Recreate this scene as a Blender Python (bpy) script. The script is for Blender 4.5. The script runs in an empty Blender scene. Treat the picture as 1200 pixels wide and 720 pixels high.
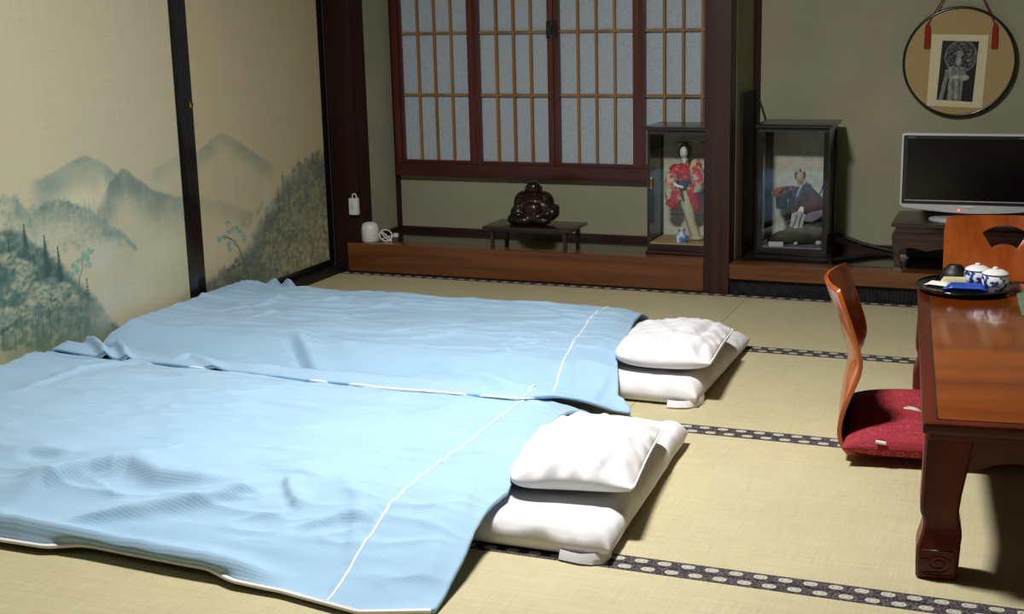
import bpy, bmesh, math, random
import numpy as np
from mathutils import Vector, Matrix, Quaternion
random.seed(4)
RNG = np.random.default_rng(11)
SC = bpy.context.scene
COL = SC.collection
PI = math.pi

# ------------------------------------------------------------------ camera
CAM_H = 1.15
FPX, PITCH, YAW, ROLL = 1595.6, 0.222512, -0.393864, -0.024634
_cy, _sy, _cp, _sp = math.cos(YAW), math.sin(YAW), math.cos(PITCH), math.sin(PITCH)
FW = Vector((_sy*_cp, _cy*_cp, -_sp))
_r = Vector((_cy, -_sy, 0)); _u = _r.cross(FW)
RT = _r*math.cos(ROLL) + _u*math.sin(ROLL)
UP = -_r*math.sin(ROLL) + _u*math.cos(ROLL)
cam_d = bpy.data.cameras.new('camera')
cam = bpy.data.objects.new('camera', cam_d); COL.objects.link(cam)
cam_d.sensor_width = 36; cam_d.lens = 36*FPX/1200; cam_d.clip_start = .05; cam_d.clip_end = 60
m3 = Matrix((RT, UP, -FW)).transposed()
cam.matrix_world = Matrix.Translation((0, 0, CAM_H)) @ m3.to_4x4()
SC.camera = cam

# ------------------------------------------------------------------ world, lamp, exposure
w = bpy.data.worlds.new('night_room'); SC.world = w; w.use_nodes = True
w.node_tree.nodes['Background'].inputs[0].default_value = (.55, .62, .7, 1)
w.node_tree.nodes['Background'].inputs[1].default_value = .02
LAMP = (-1.2, 2.86, 2.04)
LAMP_POWER = 57
SC.view_settings.view_transform = 'Standard'
SC.view_settings.look = 'None'
SC.view_settings.gamma = 1
SC.view_settings.use_curve_mapping = False
SC.view_settings.exposure = 0.38

def px(x, y, axis, val):
    """direction of a photo pixel cut with the plane axis=val"""
    d = RT*(x-600) + UP*(360-y) + FW*FPX
    o = Vector((0, 0, CAM_H))
    return o + d*((val-o[axis])/d[axis])

# ------------------------------------------------------------------ materials
def S(r, g, b):
    f = lambda c: (c/255/12.92) if c/255 <= .04045 else ((c/255+.055)/1.055)**2.4
    return (f(r), f(g), f(b), 1)

class NT:
    def __init__(s, name):
        s.m = bpy.data.materials.new(name); s.m.use_nodes = True
        s.t = s.m.node_tree; s.b = s.t.nodes['Principled BSDF']
    def n(s, kind, **kw):
        nd = s.t.nodes.new(kind)
        for k, v in kw.items(): setattr(nd, k, v)
        return nd
    def l(s, a, b): s.t.links.new(a, b)
    def val(s, sock, v):
        if hasattr(v, 'default_value') and not isinstance(v, (float, int)): s.l(v, sock)
        elif isinstance(v, bpy.types.NodeSocket): s.l(v, sock)
        else: sock.default_value = v
    def math(s, op, a, b=None):
        nd = s.n('ShaderNodeMath', operation=op)
        s.val(nd.inputs[0], a)
        if b is not None: s.val(nd.inputs[1], b)
        return nd.outputs[0]
    def coord(s, scale=(1, 1, 1), loc=(0, 0, 0)):
        tc = s.n('ShaderNodeTexCoord'); mp = s.n('ShaderNodeMapping')
        s.l(tc.outputs['Object'], mp.inputs[0]); mp.inputs['Scale'].default_value = scale
        mp.inputs['Location'].default_value = loc
        return mp.outputs[0]
    def noise(s, vec, scale=5, detail=4, rough=.55):
        nd = s.n('ShaderNodeTexNoise'); s.l(vec, nd.inputs['Vector'])
        nd.inputs['Scale'].default_value = scale; nd.inputs['Detail'].default_value = detail
        nd.inputs['Roughness'].default_value = rough
        return nd.outputs[0]
    def ramp(s, fac, stops):
        nd = s.n('ShaderNodeValToRGB'); s.l(fac, nd.inputs[0])
        el = nd.color_ramp.elements
        while len(el) < len(stops): el.new(.5)
        for e, (p, c) in zip(el, stops): e.position = p; e.color = c
        return nd.outputs[0]
    def mix(s, fac, a, b):
        nd = s.n('ShaderNodeMix', data_type='RGBA')
        s.val(nd.inputs[0], fac); s.val(nd.inputs[6], a); s.val(nd.inputs[7], b)
        return nd.outputs[2]
    def bump(s, h, strength=.3, dist=.002, prev=None):
        nd = s.n('ShaderNodeBump'); nd.inputs['Strength'].default_value = strength
        nd.inputs['Distance'].default_value = dist; s.l(h, nd.inputs['Height'])
        if prev is not None: s.l(prev, nd.inputs['Normal'])
        return nd.outputs[0]
    def xyz(s, vec):
        nd = s.n('ShaderNodeSeparateXYZ'); s.l(vec, nd.inputs[0]); return nd.outputs
    def setp(s, color=None, rough=.5, spec=.5, metal=0, coat=0, normal=None, emit=None, estr=0):
        b = s.b
        if color is not None: s.val(b.inputs['Base Color'], color)
        s.val(b.inputs['Roughness'], rough); b.inputs['Specular IOR Level'].default_value = spec
        b.inputs['Metallic'].default_value = metal; b.inputs['Coat Weight'].default_value = coat
        b.inputs['Coat Roughness'].default_value = .08
        if normal is not None: s.l(normal, b.inputs['Normal'])
        if emit is not None:
            b.inputs['Emission Color'].default_value = emit; b.inputs['Emission Strength'].default_value = estr
        return s.m

def plain(name, c, rough=.5, spec=.5, metal=0, coat=0, var=.12, scale=30, bump=0):
    t = NT(name); v = t.coord()
    n = t.noise(v, scale, 3)
    lo = tuple(x*(1-var) for x in c[:3])+(1,); hi = tuple(min(1, x*(1+var)) for x in c[:3])+(1,)
    colr = t.ramp(n, [(.3, lo), (.7, hi)])
    return t.setp(colr, rough, spec, metal, coat, t.bump(n, bump, .002) if bump else None)

def wood(name, c1, c2, axis='x', rough=.35, coat=.3, grain=26, spec=.5):
    t = NT(name)
    sc = {'x': (1.2, grain, grain), 'y': (grain, 1.2, grain), 'z': (grain, grain, 1.2)}[axis]
    v = t.coord(sc); n1 = t.noise(v, 1.0, 6, .62)
    v2 = t.coord(tuple(s*.22 for s in sc)); n2 = t.noise(v2, 1.5, 3)
    f = t.math('ADD', t.math('MULTIPLY', n1, .6), t.math('MULTIPLY', n2, .4))
    colr = t.ramp(f, [(.36, c1), (.62, c2)])
    return t.setp(colr, rough, spec, 0, coat, t.bump(n1, .06, .001))

def plaster(name, c):
    t = NT(name); v = t.coord(); n = t.noise(v, 160, 3); n2 = t.noise(v, 3, 3)
    lo = tuple(x*.88 for x in c[:3])+(1,); hi = tuple(x*1.08 for x in c[:3])+(1,)
    colr = t.ramp(t.math('ADD', t.math('MULTIPLY', n, .5), t.math('MULTIPLY', n2, .5)), [(.35, lo), (.65, hi)])
    return t.setp(colr, .92, .2, normal=t.bump(n, .35, .002))

def fabric(name, c, waffle=0, rough=.9, var=.05, sheen=.15):
    t = NT(name); v = t.coord(); n = t.noise(v, 6, 4)
    lo = tuple(x*(1-var) for x in c[:3])+(1,); hi = tuple(min(1, x*(1+var)) for x in c[:3])+(1,)
    colr = t.ramp(n, [(.3, lo), (.7, hi)])
    fine = t.noise(v, 700, 2)
    nb = t.bump(fine, .12, .001)
    if waffle:
        x, y, z = t.xyz(v)
        k = 2*PI/waffle
        h = t.math('MULTIPLY', t.math('SINE', t.math('MULTIPLY', t.math('ADD', x, y), k*.7)), t.math('SINE', t.math('MULTIPLY', t.math('SUBTRACT', x, y), k*.7)))
        nb = t.bump(h, .2, .001, nb)
    m = t.setp(colr, rough, .25, normal=nb)
    t.b.inputs['Sheen Weight'].default_value = sheen
    return m

def vcol(name, rough=.85, linen=True):
    t = NT(name); a = t.n('ShaderNodeVertexColor'); a.layer_name = 'Paint'
    c = a.outputs[0]
    if linen:
        n1 = t.noise(t.coord((3, 3, 260)), 1, 3); n2 = t.noise(t.coord((3, 240, 3)), 1, 3)
        f = t.math('MULTIPLY', n1, n2)
        k = t.ramp(f, [(.12, (.92, .92, .91, 1)), (.36, (1.03, 1.03, 1.02, 1))])
        mx = t.n('ShaderNodeMix', data_type='RGBA', blend_type='MULTIPLY'); mx.inputs[0].default_value = 1
        t.l(c, mx.inputs[6]); t.l(k, mx.inputs[7]); c = mx.outputs[2]
        return t.setp(c, rough, .25, normal=t.bump(f, .25, .001))
    return t.setp(c, rough, .3)

def glass_mat():
    m = bpy.data.materials.new('case_glass'); m.use_nodes = True; t = m.node_tree
    t.nodes.remove(t.nodes['Principled BSDF'])
    o = t.nodes['Material Output']; tr = t.nodes.new('ShaderNodeBsdfTransparent'); gl = t.nodes.new('ShaderNodeBsdfGlossy')
    tr.inputs[0].default_value = (.93, .96, .95, 1)
    gl.inputs['Roughness'].default_value = .02
    fr = t.nodes.new('ShaderNodeFresnel'); fr.inputs[0].default_value = 1.45
    tc = t.nodes.new('ShaderNodeTexCoord'); nz = t.nodes.new('ShaderNodeTexNoise'); nz.inputs['Scale'].default_value = 3
    t.links.new(tc.outputs['Object'], nz.inputs[0])
    bp = t.nodes.new('ShaderNodeBump'); bp.inputs['Strength'].default_value = .02
    t.links.new(nz.outputs[0], bp.inputs['Height']); t.links.new(bp.outputs[0], gl.inputs['Normal'])
    mx = t.nodes.new('ShaderNodeMixShader')
    t.links.new(fr.outputs[0], mx.inputs[0]); t.links.new(tr.outputs[0], mx.inputs[1]); t.links.new(gl.outputs[0], mx.inputs[2])
    t.links.new(mx.outputs[0], o.inputs[0])
    return m

def tatami_mat_material():
    t = NT('tatami_weave')
    v = t.coord(); x, y, z = t.xyz(v)
    n = t.noise(t.coord((6, 90, 1)), 1, 4, .6)        # rush stalks laid along the mat width show as streaks
    n2 = t.noise(t.coord((200, 8, 1)), 1, 3, .6)
    n3 = t.noise(v, 2.2, 3)
    f = t.math('ADD', t.math('ADD', t.math('MULTIPLY', n, .35), t.math('MULTIPLY', n2, .35)), t.math('MULTIPLY', n3, .3))
    colr = t.ramp(f, [(.34, S(172, 163, 128)), (.5, S(184, 175, 140)), (.66, S(194, 186, 152))])
    ribs = t.math('MULTIPLY', t.math('SINE', t.math('MULTIPLY', y, 2*PI/.0055)), t.math('SINE', t.math('MULTIPLY', x, 2*PI/.014)))
    nb = t.bump(ribs, .5, .001); nb = t.bump(n2, .25, .001, nb)
    return t.setp(colr, .62, .35, normal=nb)

def heri_material():
    t = NT('brocade_border'); v = t.coord(); x, y, z = t.xyz(v)
    fx = t.math('SUBTRACT', t.math('FRACT', t.math('ADD', t.math('DIVIDE', x, .05), 40.0)), .5)
    ex = t.math('DIVIDE', fx, .28); ey = t.math('DIVIDE', y, .0095)
    d = t.math('ADD', t.math('POWER', t.math('ABSOLUTE', ex), 2.4), t.math('POWER', t.math('ABSOLUTE', ey), 2.4))
    flower = t.math('LESS_THAN', d, 1.0)
    ring = t.math('MULTIPLY', t.math('GREATER_THAN', d, .12), t.math('LESS_THAN', d, .34))
    n = t.noise(v, 260, 2)
    base = t.ramp(n, [(.42, S(40, 36, 42)), (.5, S(58, 52, 58)), (.6, S(104, 98, 100))])
    fl = t.mix(ring, S(182, 180, 164), S(140, 140, 128))
    fl = t.mix(t.math('GREATER_THAN', n, .62), fl, S(150, 150, 140))
    return t.setp(t.mix(flower, base, fl), .8, .2)

def cushion_material():
    t = NT('maroon_cushion_cloth'); v = t.coord(); x, y, z = t.xyz(v)
    n = t.noise(t.coord((300, 14, 300)), 1, 3); n2 = t.noise(t.coord((14, 300, 300)), 1, 3)
    base = t.ramp(t.math('ADD', t.math('MULTIPLY', n, .5), t.math('MULTIPLY', n2, .5)), [(.36, S(128, 34, 46)), (.56, S(154, 50, 60)), (.7, S(186, 104, 104))])
    def ell(cx, cy, rx, ry):
        a = t.math('DIVIDE', t.math('SUBTRACT', x, cx), rx); b = t.math('DIVIDE', t.math('SUBTRACT', y, cy), ry)
        return t.math('LESS_THAN', t.math('ADD', t.math('MULTIPLY', a, a), t.math('MULTIPLY', b, b)), 1.0)
    e = ell(-.045, -.02, .036, .026)
    e2 = ell(.02, .14, .02, .012)
    top = t.math('GREATER_THAN', z, .004)
    e = t.math('MULTIPLY', e, top); e2 = t.math('MULTIPLY', e2, top)
    c = t.mix(e, base, t.ramp(t.noise(v, 120, 2), [(.4, S(150, 160, 140)), (.55, S(222, 216, 200))]))
    c = t.mix(e2, c, S(120, 100, 160))
    # row of small rosettes round the border
    fx = t.math('SUBTRACT', t.math('FRACT', t.math('ADD', t.math('DIVIDE', x, .034), 20.0)), .5)
    a = t.math('DIVIDE', fx, .26); b = t.math('DIVIDE', t.math('ADD', z, .012), .008)
    dd = t.math('ADD', t.math('MULTIPLY', a, a), t.math('MULTIPLY', b, b))
    ring = t.math('MULTIPLY', t.math('GREATER_THAN', dd, .3), t.math('LESS_THAN', dd, 1.0))
    side = t.math('LESS_THAN', y, -.20)
    c = t.mix(t.math('MULTIPLY', ring, side), c, S(160, 80, 78))
    return t.setp(c, .85, .2, normal=t.bump(n, .2, .001))

MAT = {}
def mats():
    g = MAT
    g['tatami'] = tatami_mat_material(); g['heri'] = heri_material()
    g['subfloor'] = plain('subfloor_board', S(90, 70, 50), .8)
    g['olive'] = plaster('olive_plaster', S(152, 151, 127))
    g['ceil'] = wood('ceiling_cedar', S(84, 62, 42), S(120, 92, 64), 'x', .7, 0)
    g['post'] = wood('dark_post_wood', S(32, 15, 11), S(48, 25, 19), 'z', .6, 0, 26, .2)
    g['bigpost'] = wood('polished_red_brown_post', S(40, 22, 18), S(60, 34, 28), 'z', .5, .05, 40, .35)
    g['beam'] = wood('polished_chestnut_beam', S(76, 40, 16), S(120, 70, 32), 'x', .3, .4)
    g['board'] = wood('lacquered_dark_board', S(30, 24, 20), S(46, 38, 30), 'x', .14, .6)
    g['kick'] = None
    g['shoji'] = wood('red_brown_shoji_frame', S(64, 22, 16), S(96, 37, 27), 'z', .4, .2)
    g['shojih'] = wood('red_brown_shoji_rail', S(58, 21, 16), S(86, 34, 25), 'x', .4, .2)
    g['kumiko'] = wood('tan_lattice_wood', S(128, 92, 48), S(156, 116, 66), 'z', .6, 0)
    g['paper'] = None
    g['black'] = plain('black_lacquer', S(16, 14, 14), .25, .5, 0, .3)
    g['sill'] = plain('black_sill', S(18, 15, 14), .5)
    g['gold'] = plain('brass', S(190, 150, 70), .3, .5, 1)
    g['white'] = fabric('white_cotton', S(216, 216, 219))
    g['white2'] = fabric('white_pillow_cotton', S(214, 213, 217))
    g['blue'] = fabric('pale_blue_towelling', S(154, 188, 216), .0085, .95)
    g['pipe'] = fabric('white_piping', S(240, 240, 240))
    g['tabletop'] = wood('amber_table_veneer', S(98, 42, 8), S(138, 66, 16), 'x', .16, .7, 9)
    g['table'] = wood('mahogany_lacquer', S(56, 16, 8), S(88, 29, 13), 'y', .34, .12, 26, .35)
    g['tableleg'] = wood('mahogany_leg', S(72, 20, 10), S(106, 35, 18), 'z', .38, .05, 26, .3)
    g['chair'] = wood('orange_bent_plywood', S(140, 62, 20), S(180, 92, 36), 'z', .25, .5, 20)
    g['chairback'] = g['chair']
    g['cushion'] = cushion_material()
    g['lacq'] = plain('glossy_black_tray', S(12, 12, 14), .1, .5, 0, .6)
    g['bronze'] = plain('dark_bronze', S(48, 36, 30), .3, .6, .6, .2, .35, 60, .3)
    g['dark'] = wood('dark_rosewood', S(30, 17, 14), S(56, 32, 26), 'x', .3, .4)
    g['plastic'] = plain('white_plastic', S(214, 216, 212), .4, .5, 0, 0, .03)
    g['cable'] = plain('black_cable', S(18, 20, 18), .5)
    g['silver'] = plain('silver_plastic', S(196, 197, 199), .35, .5, .1, 0, .03)
    g['bezel'] = plain('charcoal_bezel', S(36, 40, 46), .28, .5)
    g['screen'] = plain('unlit_screen', S(8, 9, 12), .2, .5)
    g['grey'] = plain('grey_print', S(110, 114, 120), .5)
    t = NT('red_standby_led'); g['led'] = t.setp(S(255, 60, 40), .3, emit=S(255, 70, 50), estr=6)
    g['glass'] = glass_mat()
    g['caseback'] = None
    g['casefloor'] = plain('tan_case_floor', S(176, 150, 104), .7)
    g['skinw'] = plain('doll_white_face', S(236, 230, 216), .45, .4, 0, 0, .02)
    g['skin'] = plain('doll_tan_face', S(196, 150, 108), .5, .4, 0, 0, .03)
    g['hair'] = plain('doll_black_hair', S(14, 12, 12), .45)
    g['red'] = None
    g['green'] = plain('doll_olive_sash', S(40, 42, 40), .7)
    g['cream'] = plain('doll_cream_silk', S(206, 192, 158), .6, .3, 0, 0, .12, 70)
    g['maroon'] = plain('doll_brown_robe', S(62, 32, 34), .7, .3, 0, 0, .2, 60)
    g['hakama'] = plain('doll_grey_green_trousers', S(66, 68, 58), .7, .3, 0, 0, .2, 50)
    g['whitecloth'] = plain('doll_white_cloth', S(182, 180, 182), .7, .3, 0, 0, .1, 80)
    g['navy'] = plain('doll_slate_blue', S(52, 58, 74), .7)
    g['mauve'] = plain('doll_mauve', S(128, 116, 134), .7)
    g['cup'] = plain('vermilion_sake_cup', S(158, 70, 36), .3, .5, 0, .3)
    g['tan'] = plain('tan_silk_disc', S(166, 144, 100), .85, .2, 0, 0, .08, 200)
    g['matpaper'] = plain('cream_mount_paper', S(206, 196, 162), .8, .2, 0, 0, .04)
    g['tassel'] = plain('brick_red_tassel', S(132, 42, 22), .8, .2, 0, 0, .2, 120)
    g['cord'] = plain('red_brown_cord', S(96, 42, 26), .8)
    g['bluewrap'] = plain('blue_wrapper', S(44, 74, 168), .3, .5)
    g['paperw'] = plain('white_paper', S(226, 226, 220), .6, .3, 0, 0, .04)
    g['paperc'] = plain('cream_paper', S(206, 200, 150), .6, .3, 0, 0, .06)
    g['matgreen'] = plain('green_placemat_border', S(104, 122, 98), .8, .2, 0, 0, .3, 120)
    g['matcream'] = plain('cream_placemat', S(212, 190, 140), .8)
    t = NT('ridged_dark_kickboard'); v = t.coord(); x, y, z = t.xyz(v)
    wv = t.math('SINE', t.math('MULTIPLY', x, 2*PI/.014)); n = t.noise(v, 40, 3)
    g['kick'] = t.setp(t.ramp(n, [(.3, S(24, 24, 28)), (.7, S(44, 44, 48))]), .6, .3, normal=t.bump(wv, .8, .003))
    t = NT('shoji_paper'); v = t.coord(); n = t.noise(v, 120, 4, .7)
    g['paper'] = t.setp(t.ramp(n, [(.3, S(158, 170, 180)), (.7, S(188, 197, 204))]), .9, .15, normal=t.bump(n, .15, .001))
    t = NT('painted_silk_backdrop'); v = t.coord(); n = t.noise(v, 30, 3)
    g['caseback'] = t.setp(t.ramp(n, [(.3, S(196, 187, 174)), (.7, S(222, 215, 203))]), .8, .2)
    t = NT('red_floral_silk'); v = t.coord(); n = t.noise(v, 55, 2)
    g['red'] = t.setp(t.ramp(n, [(.55, S(190, 26, 22)), (.63, S(214, 96, 70)), (.7, S(220, 200, 160))]), .55, .3)
    t = NT('cream_red_sleeve_silk'); v = t.coord(); n = t.noise(v, 34, 2)
    g['sleeve'] = t.setp(t.ramp(n, [(.44, S(206, 194, 164)), (.52, S(212, 130, 100)), (.58, S(196, 34, 26))]), .55, .3)
    t = NT('blue_white_porcelain'); v = t.coord(); n = t.noise(v, 62, 1)
    g['porc'] = t.setp(t.ramp(n, [(.56, S(232, 236, 240)), (.6, S(60, 80, 150)), (.68, S(34, 50, 120))]), .12, .5, 0, .4)
    t = NT('blue_sky_porcelain'); v = t.coord(); n = t.noise(v, 40, 1)
    g['vase'] = t.setp(t.ramp(n, [(.42, S(226, 232, 240)), (.56, S(96, 140, 200)), (.7, S(50, 90, 170))]), .15, .5, 0, .4)
    g['bluep'] = plain('cobalt_glaze', S(34, 48, 116), .15, .5, 0, .3)
    g['fusuma'] = vcol('painted_fusuma_silk'); g['print'] = vcol('photo_print', .5, False)
    t = NT('lamp_diffuser'); g['diff'] = t.setp(S(250, 246, 236), .6, emit=(1, .96, .88, 1), estr=3)
    g['shade'] = plain('white_lamp_shade', S(226, 220, 206), .7)
mats()

# ------------------------------------------------------------------ object helpers
def tag(o, label=None, cat=None, group=None, kind=None):
    if label: o['label'] = label
    if cat: o['category'] = cat
    if group: o['group'] = group
    if kind: o['kind'] = kind
    return o

def empty(name, loc=(0, 0, 0), rz=0, label=None, cat=None, group=None):
    o = bpy.data.objects.new(name, None); COL.objects.link(o)
    o.location = loc; o.rotation_euler = (0, 0, rz); o.empty_display_size = .05
    return tag(o, label, cat, group)

def link_mesh(name, me, mat, parent=None, loc=None, rot=None, smooth=False):
    o = bpy.data.objects.new(name, me); COL.objects.link(o)
    if mat is not None and not me.materials: me.materials.append(mat)
    if parent is not None: o.parent = parent
    if loc is not None: o.location = loc
    if rot is not None: o.rotation_euler = rot
    if smooth: me.shade_smooth()
    return o

class MB:
    def __init__(s): s.v = []; s.f = []
    def add(s, vs, fs):
        b = len(s.v); s.v += [tuple(p) for p in vs]; s.f += [tuple(b+i for i in q) for q in fs]; return s
    def box(s, x0, x1, y0, y1, z0, z1):
        return s.add([(x0, y0, z0), (x1, y0, z0), (x1, y1, z0), (x0, y1, z0), (x0, y0, z1), (x1, y0, z1), (x1, y1, z1), (x0, y1, z1)],
                     [(0, 3, 2, 1), (4, 5, 6, 7), (0, 1, 5, 4), (1, 2, 6, 5), (2, 3, 7, 6), (3, 0, 4, 7)])
    def prism(s, pts, z0, z1, axis=2):
        n = len(pts)
        def P(a, b, c): return {2: (a, b, c), 1: (a, c, b), 0: (c, a, b)}[axis]
        vs = [P(a, b, z0) for a, b in pts]+[P(a, b, z1) for a, b in pts]
        return s.add(vs, [tuple(range(n-1, -1, -1)), tuple(range(n, 2*n))]+[(i, (i+1) % n, n+(i+1) % n, n+i) for i in range(n)])
    def loft(s, rings, close=True, caps=True):
        n = len(rings[0]); vs = [p for r in rings for p in r]; fs = []
        for k in range(len(rings)-1):
            for i in range(n if close else n-1):
                j = (i+1) % n; fs.append((k*n+i, k*n+j, (k+1)*n+j, (k+1)*n+i))
        if caps: fs += [tuple(range(n-1, -1, -1)), tuple((len(rings)-1)*n+i for i in range(n))]
        return s.add(vs, fs)
    def lathe(s, prof, n=24, c=(0, 0, 0)):
        rings = [[(c[0]+r*math.cos(2*PI*i/n), c[1]+r*math.sin(2*PI*i/n), c[2]+z) for i in range(n)] for r, z in prof]
        return s.loft(rings)
    def tube(s, pts, r, n=8, closed=False):
        pts = [Vector(p) for p in pts]; N = len(pts); rings = []; up = None
        for i, p in enumerate(pts):
            if closed: d = pts[(i+1) % N]-pts[i-1]
            else: d = pts[min(i+1, N-1)]-pts[max(i-1, 0)]
            d.normalize()
            if up is None:
                up = Vector((0, 0, 1)) if abs(d.z) < .9 else Vector((1, 0, 0))
            up = (up-d*up.dot(d)).normalized(); sd = d.cross(up)
            rr = r[i] if isinstance(r, (list, tuple)) else r
            rings.append([p+(up*math.cos(2*PI*k/n)+sd*math.sin(2*PI*k/n))*rr for k in range(n)])
        if closed:
            b = len(s.v); s.loft(rings, True, False); L = N-1
            s.f += [(b+L*n+i, b+L*n+(i+1) % n, b+(i+1) % n, b+i) for i in range(n)]
            return s
        return s.loft(rings)
    def ball(s, c, r, rot=None, n=14, m=9):
        if not isinstance(r, (tuple, list)): r = (r, r, r)
        R = rot if rot is not None else Matrix.Identity(3); rings = []
        for k in range(m+1):
            a = -PI/2+PI*(k+.0)/m; cr = max(math.cos(a), .02); sz = math.sin(a)
            rings.append([Vector(c)+R @ Vector((r[0]*cr*math.cos(2*PI*i/n), r[1]*cr*math.sin(2*PI*i/n), r[2]*sz)) for i in range(n)])
        return s.loft(rings)
    def mesh(s, name):
        me = bpy.data.meshes.new(name); me.from_pydata(s.v, [], s.f); me.update()
        bm = bmesh.new(); bm.from_mesh(me); bmesh.ops.recalc_face_normals(bm, faces=bm.faces); bm.to_mesh(me); bm.free()
        return me
    def build(s, name, mat, parent=None, loc=None, rot=None, smooth=False, bevel=0, seg=2):
        me = s.mesh(name)
        if bevel:
            bm = bmesh.new(); bm.from_mesh(me)
            es = [e for e in bm.edges if len(e.link_faces) == 2 and e.calc_face_angle(0) > .6]
            bmesh.ops.bevel(bm, geom=es, offset=bevel, segments=seg, profile=.7, affect='EDGES', clamp_overlap=True)
            bm.to_mesh(me); bm.free()
        o = link_mesh(name, me, mat, parent, loc, rot, smooth)
        if smooth or bevel:
            me.shade_smooth()
            try: me.set_sharp_from_angle(angle=math.radians(38 if bevel else 50))
            except Exception: pass
        return o

def box(name, b, mat, parent=None, bevel=0, **kw):
    return MB().box(*b).build(name, mat, parent, bevel=bevel, **kw)

def fuse(name, mb, mat, parent, voxel=.004, smooth_it=6, loc=None):
    """grow a pile of overlapping blobs into one continuous skin"""
    me = mb.mesh(name+'_raw'); o = bpy.data.objects.new(name+'_raw', me); COL.objects.link(o)
    r = o.modifiers.new('r', 'REMESH'); r.mode = 'VOXEL'; r.voxel_size = voxel
    sm = o.modifiers.new('s', 'SMOOTH'); sm.factor = .5; sm.iterations = smooth_it
    dg = bpy.context.evaluated_depsgraph_get()
    out = bpy.data.meshes.new_from_object(o.evaluated_get(dg)); out.name = name
    bpy.data.objects.remove(o); bpy.data.meshes.remove(me)
    out.materials.clear()
    return link_mesh(name, out, mat, parent, loc, smooth=True)

def subtree_copy(o, parent=None):
    c = o.copy(); COL.objects.link(c); c.parent = parent
    for ch in o.children: subtree_copy(ch, c)
    return c

def ellipse_rot(ax, ang):
    return Quaternion(ax, ang).to_matrix()

# numpy value noise
_H = RNG.random((256, 256))
def vnoise(x, y):
    xi = np.floor(x).astype(int); yi = np.floor(y).astype(int); fx = x-xi; fy = y-yi
    fx = fx*fx*fx*(fx*(fx*6-15)+10); fy = fy*fy*fy*(fy*(fy*6-15)+10)
    g = lambda a, b: _H[a & 255, b & 255]
    return (g(xi, yi)*(1-fx)+g(xi+1, yi)*fx)*(1-fy)+(g(xi, yi+1)*(1-fx)+g(xi+1, yi+1)*fx)*fy
def fbm(x, y, o=4):
    r = 0; a = .5
    for k in range(o): r = r+a*(vnoise(x*2**k+17*k, y*2**k+31*k)-.5); a *= .5
    return r
def sstep(a, b, t):
    t = np.clip((t-a)/(b-a), 0, 1); return t*t*(3-2*t)

def struct(o, label, cat=None):
    return tag(o, label, cat or 'structure', None, 'structure')

# ================================================================== THE ROOM
YF, YB, ZT = 5.14, 5.55, .122          # platform front, back wall, platform height
XL, XR, YN = -2.93, 1.57, -.7

# floor: boards with tatami mats laid on them, each mat with two brocade borders
floor = struct(box('floor', (XL, XR, YN, YF, -.09, -.05), MAT['subfloor']), 'boarded room floor covered with straw tatami mats', 'floor')
rows = [(-.2, .70), (.70, 1.61), (1.61, 2.527), (2.527, 3.442), (3.442, 4.33), (4.33, 5.136)]
rows = [(YN, -.2)]+rows
cols = [(XL, -1.13), (-1.13, .67), (.67, XR)]
for y0, y1 in rows:
    for x0, x1 in cols:
        cx, cy = (x0+x1)/2, (y0+y1)/2
        m = MB().box(x0-cx+.0008, x1-cx-.0008, y0-cy+.0008, y1-cy-.0008, -.05, 0).build('tatami_mat', MAT['tatami'], floor, (cx, cy, 0))
        for sgn, yy in ((-1, y0-cy+.0185), (1, y1-cy-.0185)):
            off = .0 if sgn > 0 else .025
            hx0, hx1 = x0-cx+.001-off, x1-cx-.001-off
            MB().box(hx0, hx1, -.0172, .0172, -.04, .0012).build('brocade_border', MAT['heri'], m, (off, yy, 0))

# back wall, tokonoma side wall, hidden walls, ceiling
struct(box('wall_back', (-3.05, XR+.1, YB, YB+.1, 0, 2.45), MAT['olive']), 'olive plaster back wall behind the display alcove', 'wall')
struct(box('wall_alcove_side', (-3.05, -2.86, YF+.14, YB, 0, 2.45), MAT['olive']), 'narrow olive plaster side wall of the display alcove', 'wall')
struct(box('wall_left', (-3.16, -3.06, YN, YF+.02, 0, 2.45), MAT['olive']), 'plaster wall behind the painted sliding doors', 'wall')
struct(box('wall_right', (XR, XR+.1, YN, YB, 0, 2.45), MAT['olive']), 'olive plaster wall beyond the low table', 'wall')
struct(box('wall_front', (-3.16, XR+.1, YN-.1, YN, 0, 2.45), MAT['olive']), 'olive plaster wall opposite the alcove', 'wall')
struct(box('ceiling', (-3.16, XR+.1, YN-.1, YB+.1, 2.45, 2.5), MAT['ceil']), 'cedar board ceiling', 'ceiling')
struct(box('wall_partition', (-1.255, -1.214, YF+.09, YB, ZT, 2.45), MAT['olive']), 'olive plaster partition behind the polished alcove post', 'wall')

# posts, beams, boards
struct(box('trim_1', (-2.976, -2.853, YF+.016, YF+.14, 0, 2.45), MAT['post'], bevel=.004), 'dark brown corner post between painted doors and alcove', 'post')
struct(box('trim_2', (-1.318, -1.215, YF-.004, YF+.09, 0, 2.45), MAT['bigpost'], bevel=.008), 'polished red-brown alcove post standing between the two doll cases', 'post')
struct(box('trim_3', (-2.907, -1.318, YF, YF+.075, .006, ZT+.008), MAT['beam'], bevel=.003), 'chestnut front beam of the display alcove step', 'beam')
struct(box('trim_4', (-2.907, -1.255, YF+.075, YB, .06, ZT), MAT['board']), 'glossy dark floor board of the display alcove', 'board')
struct(box('trim_5', (-1.215, XR, YF, YF+.09, .062, ZT), MAT['beam'], bevel=.004), 'thinner chestnut edge beam of the television platform', 'beam')
struct(box('trim_6', (-1.214, XR, YF+.09, YB, .062, ZT-.002), MAT['board']), 'glossy dark board of the television platform', 'board')
struct(box('trim_7', (-1.215, XR, YF+.02, YF+.05, -.05, .062), MAT['kick']), 'ridged black kickboard under the television platform', 'kickboard')
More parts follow.
